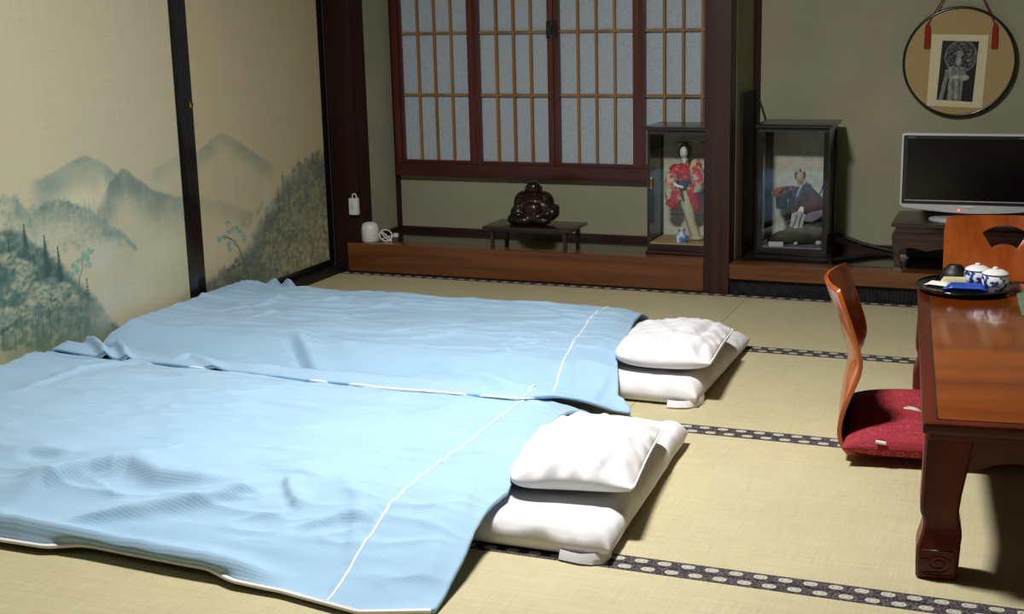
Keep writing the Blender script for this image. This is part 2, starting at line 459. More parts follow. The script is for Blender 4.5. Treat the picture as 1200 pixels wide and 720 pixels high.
struct(box('trim_8', (-2.907, -1.318, YF+.004, YF+.07, -.05, .006), MAT['sill']), 'thin black joint under the chestnut step beam', 'trim')
struct(box('baseboard_back', (-2.86, -1.255, YB-.02, YB, ZT, ZT+.022), MAT['dark']), 'dark baseboard along the alcove back wall', 'baseboard')
struct(box('baseboard_alcove_side', (-2.86, -2.842, YF+.14, YB-.02, ZT, ZT+.022), MAT['dark']), 'dark baseboard along the alcove side wall', 'baseboard')
struct(box('baseboard_right', (-1.214, XR, YB-.02, YB, ZT-.002, ZT+.028), MAT['dark']), 'dark baseboard behind the television platform', 'baseboard')
struct(box('trim_9', (-2.86, -2.842, YB-.018, YB, ZT+.022, 2.45), MAT['post']), 'thin dark corner strip in the display alcove', 'trim')
struct(box('trim_10', (-1.213, -1.19, YB-.025, YB, ZT+.028, 2.45), MAT['post']), 'thin dark corner strip beside the partition', 'trim')
struct(box('trim_11', (-1.213, -1.203, YF+.155, YB-.03, ZT, .768), MAT['post']), 'dark wainscot board on the partition behind the samurai case', 'board')

# ---- shoji window in the alcove
W_Z0, W_Z1 = .381, 1.86
PZ = [.452, .742, 1.011, 1.28, 1.549, 1.80]
struct(box('trim_12', (-2.842, -1.256, YB-.045, YB, W_Z0, .438), MAT['shojih'], bevel=.003), 'red-brown sill rail under the paper window', 'window sill')
struct(box('trim_13', (-2.842, -2.812, YB-.04, YB, .438, W_Z1), MAT['shoji'], bevel=.002), 'red-brown jamb at the corner end of the paper window', 'window jamb')
struct(box('trim_14', (-2.842, -1.256, YB-.045, YB, W_Z1-.03, W_Z1+.04), MAT['shojih'], bevel=.003), 'red-brown head rail of the paper window', 'window head')
pan = [(-2.812, -2.450, 0), (-2.450, -2.075, .006), (-2.075, -1.695, .002), (-1.695, -1.32, .008)]
paper_of = [(-2.800, -2.477), (-2.421, -2.101), (-2.049, -1.722), (-1.668, -1.345)]
wl = ['paper window panel nearest the corner jamb', 'paper window panel with the latch on its stile', 'paper window panel between the latched panel and the doll case', 'paper window panel behind the red doll case']
for i, ((a, b, dy), (p, q)) in enumerate(zip(pan, paper_of)):
    y1 = YB-.004-dy*0; y0 = YB-.030-dy
    wr = tag(empty('window_%d' % (i+1), ((a+b)/2, y0, .438)), wl[i], 'window', None, 'structure')
    L = lambda b6: tuple(v-o for v, o in zip(b6, ((a+b)/2, (a+b)/2, y0, y0, .438, .438)))
    box('stile', L((a+.0005, p, y0, y1, .4385, W_Z1-.031)), MAT['shoji'], wr, .002)
    st = box('stile', L((q, b-.0005, y0, y1, .4385, W_Z1-.031)), MAT['shoji'], wr, .002)
    box('bottom_rail', L((p, q, y0+.001, y1, .4385, PZ[0])), MAT['shojih'], wr)
    box('top_rail', L((p, q, y0+.001, y1, PZ[-1], W_Z1-.031)), MAT['shojih'], wr)
    kx = [p+(q-p)*k/4 for k in range(5)]
    for k in range(1, 4):
        box('upright_bar', L((kx[k]-.0052, kx[k]+.0052, y0+.008, y1-.006, PZ[0], PZ[-1])), MAT['kumiko'], wr)
    for zz in PZ[1:-1]:
        box('cross_bar', L((p, q, y0+.009, y1-.006, zz-.0055, zz+.0055)), MAT['kumiko'], wr)
    for k in range(4):
        for r in range(len(PZ)-1):
            x0 = kx[k]+(.0052 if k else 0); x1 = kx[k+1]-(.0052 if k < 3 else 0)
            z0 = PZ[r]+(.0055 if r else 0); z1 = PZ[r+1]-(.0055 if r < len(PZ)-2 else 0)
            box('paper_pane', L((x0, x1, y1-.006, y1-.005, z0, z1)), MAT['paper'], wr)
    if i == 1:
        lt = box('latch', L((b-.026, b+.02, y0-.008, y0, .985, 1.055)), MAT['black'], wr, .002)
        MB().tube([(b-.003-(a+b)/2, -.010, 1.00-.438), (b-.003-(a+b)/2, -.014, 1.02-.438), (b-.003-(a+b)/2, -.010, 1.045-.438)], .004).build('latch_knob', MAT['dark'], wr, smooth=True)

# ---- painted sliding doors (fusuma) along the left wall
class Canvas:
    """a picture painted in wall metres: columns y0..y1, rows z0..z1"""
    def __init__(s, y0, y1, z0, z1, step, base):
        s.ny = int(round((y1-y0)/step))+1; s.nz = int(round((z1-z0)/step))+1
        s.y = np.linspace(y0, y1, s.ny); s.z = np.linspace(z0, z1, s.nz)
        s.Y, s.Z = np.meshgrid(s.y, s.z); s.step = step
        s.c = np.zeros(s.Y.shape+(3,)); s.c[:] = np.array(base)
    def blend(s, a, col):
        a = np.clip(a, 0, 1)[..., None]; s.c = s.c*(1-a)+np.array(col)*a
    def local(s, y, z, r):
        i0 = max(0, int((y-r-s.y[0])/s.step)); i1 = min(s.ny, int((y+r-s.y[0])/s.step)+2)
        k0 = max(0, int((z-r-s.z[0])/s.step)); k1 = min(s.nz, int((z+r-s.z[0])/s.step)+2)
        return k0, k1, i0, i1
    def dab(s, y, z, ry, rz, col, a=.7, soft=.35):
        k0, k1, i0, i1 = s.local(y, z, max(ry, rz)*1.3)
        if k1 <= k0 or i1 <= i0: return
        d = np.sqrt(((s.Y[k0:k1, i0:i1]-y)/ry)**2+((s.Z[k0:k1, i0:i1]-z)/rz)**2)
        m = (a*(1-sstep(1-soft, 1+soft*.6, d)))[..., None]
        s.c[k0:k1, i0:i1] = s.c[k0:k1, i0:i1]*(1-m)+np.array(col)*m
    def ridge(s, pts, col, depth, a, rough=.006, soft=.006, e=.10):
        py = np.array([p[0] for p in pts]); pz = np.array([p[1] for p in pts]); o = np.argsort(py)
        top = np.interp(s.Y, py[o], pz[o]) + rough*2*fbm(s.Y*60, s.Y*0+3.3, 3)
        inside = sstep(-soft*.4, soft, top-s.Z)
        fade = 1-sstep(0, depth, top-s.Z+.05*depth*fbm(s.Y*14, s.Z*14, 3)*8)
        ends = sstep(py.min()-e*.1, py.min()+e, s.Y)*(1-sstep(py.max()-e, py.max()+e*.1, s.Y))
        s.blend(a*inside*fade*ends*(.85+1.3*fbm(s.Y*12, s.Z*20, 4)), col)
    def mist(s, y, z, ry, rz, col, a):
        d = ((s.Y-y)/ry)**2+((s.Z-z)/rz)**2
        s.blend(a*np.exp(-d)*(1+1.2*fbm(s.Y*7, s.Z*12, 3)), col)
    def conifer(s, y, z0, z1, wd, col, a=.8):
        n = int((z1-z0)/.008)
        for k in range(n):
            t = k/max(1, n-1); zz = z1-(z1-z0)*t; hw = wd*(.08+t**.9)
            s.dab(y+random.uniform(-.1, .1)*hw, zz, max(hw*random.uniform(.75, 1.1), .0035), .0052, col, a*(1-.45*t), .5)
    def clump(s, y, z, r, cols, n, a=.6):
        for k in range(n):
            t = random.random()**.5; an = random.uniform(0, 2*PI)
            s.dab(y+r*t*math.cos(an), z+r*.7*t*math.sin(an), random.uniform(.004, .010), random.uniform(.003, .007), random.choice(cols), a*random.uniform(.4, 1), .5)
    def forest(s, poly_top, zlow, n, cols, size, a):
        py = np.array([p[0] for p in poly_top]); pz = np.array([p[1] for p in poly_top]); o = np.argsort(py); py, pz = py[o], pz[o]
        for k in range(n):
            y = random.uniform(py[0], py[-1]); zt = np.interp(y, py, pz); z = random.uniform(min(zlow, zt-.01), zt)
            s.dab(y, z, size*random.uniform(.5, 1.3), size*random.uniform(.4, 1.0), random.choice(cols), a*random.uniform(.3, 1), .5)

def wp(x, y):                       # photo pixel -> (y, z) on the door plane
    p = px(x, y, 0, -2.955); return (p.y, p.z)
def wps(l): return [wp(*q) for q in l]

PAPER = (182, 174, 145); DTEAL = (58, 84, 82); PALE = (202, 198, 172)
LEAF = [(150, 160, 134), (164, 170, 142), (132, 150, 128), (172, 166, 144)]
def tree_line(c, top, q0, q1, n, lo, hi, wd, col, a):
    ys = [t[0] for t in top]; zs = [t[1] for t in top]; o = np.argsort(ys); ys = np.array(ys)[o]; zs = np.array(zs)[o]
    for k in range(n):
        y = random.uniform(q0, q1); zt = np.interp(y, ys, zs)
        if random.random() < .5: c.conifer(y, zt-.05, zt+random.uniform(lo, hi), random.uniform(wd*.6, wd*1.3), col, a)
        else: c.clump(y, zt+random.uniform(lo, hi)*.5, random.uniform(.012, .022), [col], 14, a*.8)
def paint_one():
    c = Canvas(3.00, 4.06, .062, .80, .0031, PAPER)
    c.mist(3.5, .2, .7, .35, (190, 186, 160), .5)
    # far hill and middle hill rising out of the mist
    c.ridge(wps([(28, 216), (45, 208), (60, 201), (72, 194), (82, 188), (92, 184), (102, 182), (112, 186), (122, 192), (132, 200), (146, 216)]), (104, 130, 126), .13, .66, .008, .010, .09)
    c.ridge(wps([(170, 204), (190, 192), (205, 182), (222, 176)]), (134, 146, 136), .07, .42, .004, .01, .08)
    c.ridge(wps([(104, 262), (118, 232), (128, 212), (138, 199), (143, 196), (150, 200), (158, 208), (168, 216), (182, 224), (200, 228), (224, 234)]), (92, 116, 114), .17, .72, .010, .010, .10)
    c.mist(*wp(118, 222), .022, .05, PALE, .5)
    c.mist(*wp(95, 236), .10, .04, PALE, .55)
    c.mist(*wp(190, 300), .16, .07, PALE, .5)
    # pale wooded shoulder
    top = wps([(-12, 238), (0, 234), (15, 233), (30, 246), (45, 246), (62, 240), (80, 240), (92, 240), (108, 246), (122, 262), (138, 270), (158, 290)])
    c.ridge(top, (112, 136, 126), .12, .6, .02, .014, .12)
    tree_line(c, top, wp(-5, 250)[0], wp(145, 270)[0], 40, -.012, .022, .011, (98, 126, 118), .34)
    c.forest(top, .40, 500, [(104, 128, 122), (122, 144, 134)], .012, .22)
    c.mist(*wp(55, 278), .15, .035, (184, 186, 170), .5)
    c.mist(*wp(120, 300), .10, .05, (186, 188, 172), .55)
    # dark near wood, thinning out to the right
    near = wps([(-12, 272), (10, 266), (28, 276), (48, 290), (66, 302), (82, 322), (100, 338), (114, 352), (128, 372), (150, 395)])
    c.ridge(near, (80, 104, 98), .52, .8, .03, .035, .20)
    ys_ = [t[0] for t in near]
    for k in range(1500):
        t = random.random()**1.5; y = min(ys_)+(max(ys_)-min(ys_))*t; zt = np.interp(y, sorted(ys_), [q[1] for q in sorted(near)])
        z = random.uniform(max(.08, zt-.36), zt-.012)
        c.dab(y, z, random.uniform(.008, .018), random.uniform(.006, .014), random.choice([DTEAL, (74, 100, 96), (64, 92, 90), (94, 118, 108)]), .42*(1-.8*t)*min(1, (z-.05)/.08), .6)
    for q, t, b_, wd in ((26, 264, 305, .024), (50, 277, 325, .024), (66, 290, 335, .020), (8, 282, 310, .016), (38, 300, 320, .014), (100, 328, 345, .010)):
        y, z1 = wp(q, t); _, z0 = wp(q, b_); c.conifer(y, z0, z1, wd, (44, 70, 70), .9)
    for q, t, r, n in ((8, 305, .036, 60), (30, 318, .046, 90), (45, 345, .052, 120), (72, 340, .036, 70), (22, 335, .036, 50), (6, 372, .046, 90), (60, 352, .046, 90), (14, 395, .040, 50), (84, 352, .026, 30), (32, 362, .034, 50), (20, 312, .03, 30)):
        y, z = wp(q, t)
        for k in range(n):
            tt = random.random()**.5; an = random.uniform(0, 2*PI)
            yy, zz = y+r*tt*math.cos(an), z+r*.7*tt*math.sin(an)
            up = .5+.5*math.sin(an)*tt
            c.dab(yy, zz, random.uniform(.006, .012), random.uniform(.004, .008), random.choice(LEAF), (.25+.45*up)*random.uniform(.5, 1), .6)
            if random.random() < .3: c.dab(yy, zz-.010, .008, .005, DTEAL, .35, .6)
    for q, t, b_ in ((40, 370, 404), (56, 362, 390), (66, 360, 382), (16, 392, 412), (48, 368, 394), (28, 378, 406)):
        y, z1 = wp(q, t); _, z0 = wp(q, b_)
        for k in range(16): c.dab(y, z0+(z1-z0)*k/15, .0022, .007, (66, 84, 76), .5)
    y0, z0 = wp(90, 340); y1, z1 = wp(97, 300)
    for k in range(14): c.dab(y0+(y1-y0)*k/13+.003*math.sin(k), z0+(z1-z0)*k/13, .0024, .007, (80, 104, 94), .7)
    for q, t in ((86, 312), (92, 304), (102, 310), (97, 298), (104, 294), (82, 322), (100, 303), (89, 318)):
        c.clump(*wp(q, t), .014, [(120, 164, 146), (104, 150, 134)], 16, .55)
    c.mist(*wp(140, 345), .11, .06, (182, 184, 172), .7)
    c.mist(*wp(175, 345), .14, .045, PALE, .5)
    # grassy bank
    c.ridge(wps([(-10, 398), (20, 396), (50, 394), (80, 388), (110, 384), (150, 380)]), (112, 130, 98), .22, .62, .01, .06, .2)
    c.mist(*wp(20, 405), .16, .05, (100, 120, 94), .45)
    c.mist(*wp(120, 375), .05, .05, (176, 176, 156), .5)
    c.ridge(wps([(170, 376), (190, 364), (205, 352), (226, 332)]), (112, 132, 100), .09, .5, .01, .03, .05)
    return c
def paint_two():
    c = Canvas(4.15, 5.13, .045, .80, .0031, (184, 170, 136))
    c.ridge(wps([(215, 194), (238, 178), (250, 168), (260, 160), (267, 155), (274, 158), (282, 162), (294, 170), (308, 180), (330, 194)]), (116, 130, 124), .10, .62, .006, .008, .07)
    c.ridge(wps([(215, 228), (245, 231), (265, 235), (285, 242), (312, 252)]), (134, 140, 122), .10, .45, .005, .01, .1)
    c.mist(*wp(262, 292), .12, .07, (200, 188, 162), .6)
    for k in range(16):
        q = random.uniform(290, 322); c.clump(*wp(q, 262-(q-290)*.9+random.uniform(-8, 10)), .016, [(140, 142, 118), (150, 148, 122)], 14, .35)
    top = wps([(222, 345), (240, 334), (256, 325), (270, 314), (284, 304), (297, 288), (310, 264), (322, 244), (334, 218), (343, 206), (354, 196), (370, 186), (398, 172)])
    c.ridge(top, (86, 98, 88), .60, .78, .03, .03, .05)
    ys_ = sorted(top); ya = [t[0] for t in ys_]; za = [t[1] for t in ys_]
    tree_line(c, top, wp(300, 280)[0], 5.12, 40, -.012, .018, .011, (96, 110, 98), .36)
    for k in range(2300):
        y = random.uniform(ya[0], ya[-1]); zt = np.interp(y, ya, za); z = random.uniform(.04, zt-.005)
        dpt = min(1, (zt-z)/.08)
        c.dab(y, z, random.uniform(.006, .016), random.uniform(.005, .012), random.choice([(76, 92, 82), (90, 104, 88), (100, 106, 84), (70, 88, 82)]), .40*dpt*random.uniform(.4, 1), .6)
    for q, t, b_, wd in ((338, 203, 240, .014), (344, 208, 240, .014), (333, 222, 250, .012), (326, 236, 262, .011)):
        y, z1 = wp(q, t); _, z0 = wp(q, b_); c.conifer(y, z0, z1, wd, (78, 96, 88), .7)
    for k in range(64):
        q = random.uniform(318, 392); lo = 214 if q > 352 else 214+(352-q)*1.7
        y, z = wp(q, random.uniform(lo+10, 314)); r = .024
        for j in range(18):
            tt = random.random()**.5; an = random.uniform(0, 2*PI); up = .5+.5*math.sin(an)*tt
            c.dab(y+r*tt*math.cos(an), z+r*.7*tt*math.sin(an), random.uniform(.005, .010), random.uniform(.004, .007), random.choice([(150, 140, 104), (164, 150, 114), (130, 136, 102), (140, 148, 116)]), (.2+.5*up)*random.uniform(.4, 1), .6)
    for q, t in ((346, 204), (336, 222), (324, 240), (312, 262), (298, 284), (282, 304), (262, 320)): c.mist(*wp(q, t), .032, .030, (176, 174, 160), .38)
    c.mist(*wp(322, 236), .045, .05, (186, 180, 164), .4)
    c.mist(*wp(300, 278), .05, .05, (184, 178, 160), .5)
    pts = wps([(299, 328), (296, 312), (291, 300), (287, 290), (279, 281), (272, 278)])
    for a, b in zip(pts, pts[1:]):
        for k in range(10): c.dab(a[0]+(b[0]-a[0])*k/9, a[1]+(b[1]-a[1])*k/9, .0028, .0042, (70, 74, 62), .8)
    for q, t in ((275, 262), (280, 270), (270, 278), (276, 272), (285, 268), (292, 276), (294, 282), (277, 292), (283, 284), (265, 281), (288, 272), (276, 286)):
        c.clump(*wp(q, t), .013, [(116, 156, 142), (98, 142, 130), (132, 168, 150)], 16, .62)
    for q, t in ((281, 313), (288, 310), (276, 317), (284, 306)):
        c.clump(*wp(q, t), .013, [(66, 86, 78)], 12, .5)
    c.ridge(wps([(290, 338), (340, 318), (398, 298)]), (110, 118, 92), .06, .45, .01, .02, .05)
    return c

def lin(a):
    a = np.clip(a, 0, 255)/255; return np.where(a <= .04045, a/12.92, ((a+.055)/1.055)**2.4)

def canvas_panel(name, c, x, ztop, mat, parent, loc):
    """the painted part is finely divided, the plain paper above is one strip"""
    vs = np.stack([np.zeros(c.Y.size), c.Y.ravel()-loc[1], c.Z.ravel()-loc[2]], 1)
    col = lin(c.c.reshape(-1, 3)); n, m = c.nz, c.ny
    i = np.arange(n*m).reshape(n, m)
    f = np.stack([i[:-1, :-1].ravel(), i[:-1, 1:].ravel(), i[1:, 1:].ravel(), i[1:, :-1].ravel()], 1)
    ex = vs[i[-1]].copy(); ex[:, 2] = ztop-loc[2]; b = n*m
    f2 = np.stack([i[-1, :-1], i[-1, 1:], b+np.arange(1, m), b+np.arange(m-1)], 1)
    V = np.vstack([vs, ex]); Fc = np.vstack([f, f2]); C = np.vstack([col, col[i[-1]]])
    me = bpy.data.meshes.new(name); me.from_pydata(V.tolist(), [], Fc.tolist())
    at = me.color_attributes.new('Paint', 'FLOAT_COLOR', 'POINT')
    at.data.foreach_set('color', np.hstack([C, np.ones((len(C), 1))]).astype(np.float32).ravel())
    return link_mesh(name, me, mat, parent, (0, 0, 0))

struct(box('trim_15', (-3.055, XL, YN, YF+.016, -.05, .026), MAT['sill'], bevel=.002), 'black grooved sill under the painted sliding doors', 'sill')
struct(box('trim_16', (-3.055, XL, YN, YF+.016, 1.80, 1.92), MAT['post'], bevel=.003), 'dark brown lintel over the painted sliding doors', 'lintel')
def fusuma(n, y0, y1, xf, zb, label, canvas, wl=.03, wr=.03):
    """front face of the paper at x = xf, black lacquered frame proud by 4 mm"""
    r = tag(empty('door_%d' % n, (xf, (y0+y1)/2, .028)), label, 'sliding door', None, 'structure')
    o = (xf, (y0+y1)/2, .028)
    L = lambda b: (b[0]-o[0], b[1]-o[0], b[2]-o[1], b[3]-o[1], b[4]-o[2], b[5]-o[2])
    box('core', L((xf-.018, xf-.002, y0+.004, y1-.004, .03, 1.795)), MAT['shade'], r)
    box('stile', L((xf-.02, xf+.004, y0, y0+wl, .028, 1.798)), MAT['black'], r, .002)
    box('stile', L((xf-.02, xf+.004, y1-wr, y1, .028, 1.798)), MAT['black'], r, .002)
    box('bottom_rail', L((xf-.02, xf+.004, y0+wl, y1-wr, .028, zb)), MAT['black'], r)
    box('top_rail', L((xf-.02, xf+.004, y0+wl, y1-wr, 1.765, 1.798)), MAT['black'], r)
    if canvas is not None:
        p = canvas_panel('painted_paper', canvas, xf, 1.765, MAT['fusuma'], r, o)
    else:
        p = canvas_panel('painted_paper', Canvas(y0+wl, y1-wr, zb, .8, .05, PAPER), xf, 1.765, MAT['fusuma'], r, o)
    return r
d1 = fusuma(1, 2.98, 4.091, -2.950, .072, 'painted sliding door with misty hills, dark firs and leafy wood', paint_one(), .03, .050)
d2 = fusuma(2, 4.060, YF+.014, -2.985, .056, 'painted sliding door with single peak and turquoise tree by post', paint_two(), .128, .04)
fusuma(3, 1.90, 3.00, -2.985, .056, 'plain end of the sliding door row beyond the pictured pair', None)
fusuma(4, .80, 1.92, -2.950, .072, 'plain sliding door nearest the front wall', None)
# little brass catch on the meeting stile
kp = px(222, 123, 0, -2.945)
MB().lathe([(.006, 0), (.011, .001), (.012, .007), (.007, .011), (.001, .012)], 12).build('brass_catch', MAT['gold'], d1, (.004, kp.y-(2.98+4.088)/2+.002, kp.z-.028), (0, PI/2, 0), smooth=True)

# ---- pendant lamp that lights the room (hangs above the frame of the photo)
lamp = empty('pendant_lamp', (LAMP[0], LAMP[1], LAMP[2]), 0, 'white pendant lamp hanging over the bedding', 'lamp')
MB().lathe([(.245, .0), (.25, .01), (.25, .06), (.20, .11), (.06, .14), (.02, .15), (.001, .15)], 40).build('lamp_shade', MAT['shade'], lamp, smooth=True)
MB().tube([(0, 0, .15), (0, 0, 2.45-LAMP[2])], .006).build('lamp_cord', MAT['cable'], lamp)
MB().lathe([(.001, -.004), (.24, -.004), (.244, -.002), (.24, .0), (.001, .0)], 40).build('lamp_diffuser', MAT['diff'], lamp)
ld = bpy.data.lights.new('lamp_light', 'AREA'); ld.shape = 'DISK'; ld.size = .30; ld.energy = LAMP_POWER; ld.color = (1, .975, .93)
lo = bpy.data.objects.new('lamp_light', ld); COL.objects.link(lo); lo.parent = lamp; lo.location = (0, 0, -.012)

# ================================================================== BEDDING
T1 = .072                                   # mattress thickness
PADS = [((-2.87, -.835, 2.505), (-2.87, -.888, 3.315)), ((-2.87, -.945, 3.625), (-2.87, -.952, 4.335))]
def pad_quad(k):                            # near-left, near-right, far-right, far-left
    a, b = PADS[k]
    return [(a[0], a[2]), (a[1], a[2]), (b[1], b[2]), (b[0], b[2])]
def quad_uv(q, u, v):
    x = (q[0][0]*(1-u)+q[1][0]*u)*(1-v)+(q[3][0]*(1-u)+q[2][0]*u)*v
    y = (q[0][1]*(1-u)+q[1][1]*u)*(1-v)+(q[3][1]*(1-u)+q[2][1]*u)*v
    return x, y

def grid_faces(n, m, off=0, flip=False):
    i = np.arange(n*m).reshape(n, m)+off
    a, b, c, d = i[:-1, :-1].ravel(), i[:-1, 1:].ravel(), i[1:, 1:].ravel(), i[1:, :-1].ravel()
    return np.stack([a, d, c, b] if flip else [a, b, c, d], 1)

def slab(name, q, T, nu, nv, mat, wr, seed, loc, edge=.045, overhang=.014):
    """soft mattress: rounded sides, sagging edges, creased flanks"""
    tu = np.linspace(0, 1, nu); tv = np.linspace(0, 1, nv)
    Lu = abs(q[1][0]-q[0][0]); Lv = abs(q[3][1]-q[0][1])
    # crowd the grid towards the edges
    cr = lambda t: .5-.5*np.cos(np.pi*t)
    tu = .35*tu+.65*cr(tu); tv = .35*tv+.65*cr(tv)
    U, Vv = np.meshgrid(tu, tv)
    X, Y = quad_uv(q, U, Vv)
    du = np.minimum(U, 1-U)*Lu; dv = np.minimum(Vv, 1-Vv)*Lv
    d = np.minimum(du, dv)
    prof = lambda d: np.sqrt(np.clip(1-(1-np.clip(d/edge, 0, 1))**2, 0, 1))
    P = prof(du)*prof(dv)
    zt = T*.46+T*.54*P + wr*fbm(X*4+seed, Y*4, 4)*P*2 + .042*fbm(X*14+Y*10+seed, Y*7-X*5, 3)*np.exp(-d/.04)*np.minimum(1, d/.008)
    zb = T*.40*(1-P)**1.2+.001
    zt = np.maximum(zt, zb)
    # side bulge: outline wavers
    wav = .012*fbm(X*9+seed*3, Y*9+seed, 3)*np.exp(-d/.03)
    Yt = Y+wav; Xt = X+wav*.6
    n, m = U.shape
    A = np.stack([Xt.ravel()-loc[0], Yt.ravel()-loc[1], zt.ravel()-loc[2]], 1)
    B = np.stack([Xt.ravel()-loc[0], Yt.ravel()-loc[1], zb.ravel()-loc[2]], 1)
    V = np.vstack([A, B]); Fc = np.vstack([grid_faces(n, m), grid_faces(n, m, n*m, True)]).tolist()
    i = np.arange(n*m).reshape(n, m); rim = np.concatenate([i[0, :-1], i[:-1, -1], i[-1, :0:-1], i[:0:-1, 0]])
    for a, b in zip(rim, np.roll(rim, -1)): Fc.append((int(a), int(a+n*m), int(b+n*m), int(b)))
    me = bpy.data.meshes.new(name); me.from_pydata(V.tolist(), [], Fc); me.update()
    return me

pad_lab = ['white futon mattress under the pillow with the open case end, beside the table chair', 'white futon mattress lying along the alcove step']
for k in (0, 1):
    q = pad_quad(k); loc = ((q[0][0]+q[1][0])/2, (q[0][1]+q[3][1])/2, 0)
    r = empty('futon_mattress', loc, 0, ['white futon mattress farther from the alcove, its corner crossing a brocade border', 'white futon mattress closer to the alcove step'][k], 'mattress', 'white futon mattresses')
    link_mesh('mattress', slab('mattress', q, T1, 150, 90, MAT['white'], .006, 3.7+5*k, loc), MAT['white'], r, smooth=True)
    # turned corner of the sheet lying out on the mat
    if k == 0: fl = [px(656, 652, 2, .008), px(668, 654, 2, .010), px(680, 657, 2, .009), px(694, 658, 2, .008), px(708, 656, 2, .010), px(716, 650, 2, .016)]
    else: fl = [px(782, 475, 2, .008), px(794, 476, 2, .008), px(806, 476, 2, .008), px(818, 473, 2, .010), px(825, 467, 2, .016)]
    lo_ = Vector(loc); rings = []
    for j, p in enumerate(fl):
        hw = (.011, .010, .010, .012, .012, .006)[j]; p = p-lo_; lean = Vector((0, .45, .9))*hw; t_ = Vector((0, -.9, .45))*.004
        base = Vector((p.x, p.y, max(p.z, .012)))
        rings.append([base-lean-t_, base-t_*1.6, base+lean-t_*.5, base+lean+t_*.5, base+t_, base-lean+t_])
    MB().loft(rings).build('sheet_corner', MAT['white'], r, smooth=True)

# ---- pillows
def pillow(q, zb, T, seed, loc, dents, nu=70, nv=80):
    u = np.linspace(-1, 1, nu); v = np.linspace(-1, 1, nv); u = np.sin(u*PI/2)*.6+u*.4; v = np.sin(v*PI/2)*.6+v*.4
    U, Vv = np.meshgrid(u, v)
    # pinched outline: sides bow in between the corners
    k = .045; kf = np.where(Vv > 0, -.05, .03)
    Uo = U*(1-k*(1-Vv**2)*np.abs(U)**3-np.where(U < 0, .16, .03)*np.abs(Vv)**5*np.abs(U)); Vo = Vv*(1-kf*(1-U**2)*np.abs(Vv)**3-np.where(U < 0, .12, .02)*np.abs(U)**5*np.abs(Vv))
    X, Y = quad_uv(q, (Uo+1)/2, (Vo+1)/2)
    P = np.clip((1-np.abs(U)**2.6)*(1-np.abs(Vv)**2.6), 0, 1)
    edge = np.exp(-P*5)
    wr = -.020*np.abs(fbm(X*9+seed+Y*4, Y*12-X*3, 3))*2+.030*fbm(X*6+seed*2, Y*5+seed, 3)+.006
    rad = .022*np.sin(np.arctan2(Vv, U)*17+seed)*edge*(P > 0)*P**.4*2
    zt = zb+.036+T*.72*P**.60+(wr+rad)*np.minimum(1, P*3)
    for (dx, dy, rx, ry, a) in dents:
        zt = zt-a*np.exp(-((X-dx)/rx)**2-((Y-dy)/ry)**2)*np.minimum(1, P*2)
    lift = .010*(1-P)*(np.sin(3*U+seed)*.5+.5)
    zl = zb+.036-.035*P**.33
    zt = zt+lift*(1-P)**2; zl = zl+lift*(1-P)**2*.98
    zl = np.maximum(zl, zb+.002); zt = np.maximum(zt, zl+.0005)
    n, m = U.shape
    A = np.stack([X.ravel()-loc[0], Y.ravel()-loc[1], zt.ravel()-loc[2]], 1); B = A.copy(); B[:, 2] = zl.ravel()-loc[2]
    V = np.vstack([A, B]); Fc = np.vstack([grid_faces(n, m), grid_faces(n, m, n*m, True)]).tolist()
    i = np.arange(n*m).reshape(n, m); rim = np.concatenate([i[0, :-1], i[:-1, -1], i[-1, :0:-1], i[:0:-1, 0]])
    for a, b in zip(rim, np.roll(rim, -1)): Fc.append((int(a), int(a+n*m), int(b+n*m), int(b)))
    me = bpy.data.meshes.new('pillow'); me.from_pydata(V.tolist(), [], Fc); me.update()
    return me, (V, n, m)
ZP = T1+.004
q1 = [tuple(px(585, 572, 2, .10))[:2], tuple(px(743, 581, 2, .10))[:2], tuple(px(779, 503, 2, .11))[:2], tuple(px(634, 496, 2, .115))[:2]]
q2 = [tuple(px(710, 426, 2, .10))[:2], tuple(px(833, 436, 2, .10))[:2], tuple(px(861, 388, 2, .115))[:2], tuple(px(752, 378, 2, .12))[:2]]
plab = ['plump white pillow with a crumpled top on the mattress crossing the brocade border', 'smooth rounded white pillow on the mattress closer to the alcove']
for k, q in enumerate((q1, q2)):
    loc = (sum(p[0] for p in q)/4, sum(p[1] for p in q)/4, ZP)
    dents = [(-.97, 2.80, .030, .045, .030), (-.905, 2.70, .010, .06, .026), (-1.03, 2.74, .022, .03, .018), (-.95, 2.70, .012, .05, .014), (-.86, 2.92, .012, .05, .014), (-1.06, 2.90, .02, .06, .012), (-.93, 2.86, .02, .03, -.012)] if k == 0 else [(-1.0, 3.95, .012, .1, .016), (-.96, 3.75, .012, .06, .014), (-1.06, 3.80, .010, .07, .010), (-.95, 3.95, .009, .07, .014)]
    me, (V, n, m) = pillow(q, ZP, (.080 if k == 0 else .088), 1.3+4*k, loc, dents)
    r = empty('pillow', loc, 0, plab[k], 'pillow', 'white pillows')
    link_mesh('pillow_body', me, MAT['white2'], r, smooth=True)
    # stitched open end of the case
    idx = np.arange(n*m).reshape(n, m)[:, -1]
    MB().tube([tuple(V[i]) for i in idx[2:-2]], .0028, 6).build('case_hem', MAT['pipe'], r, smooth=True)

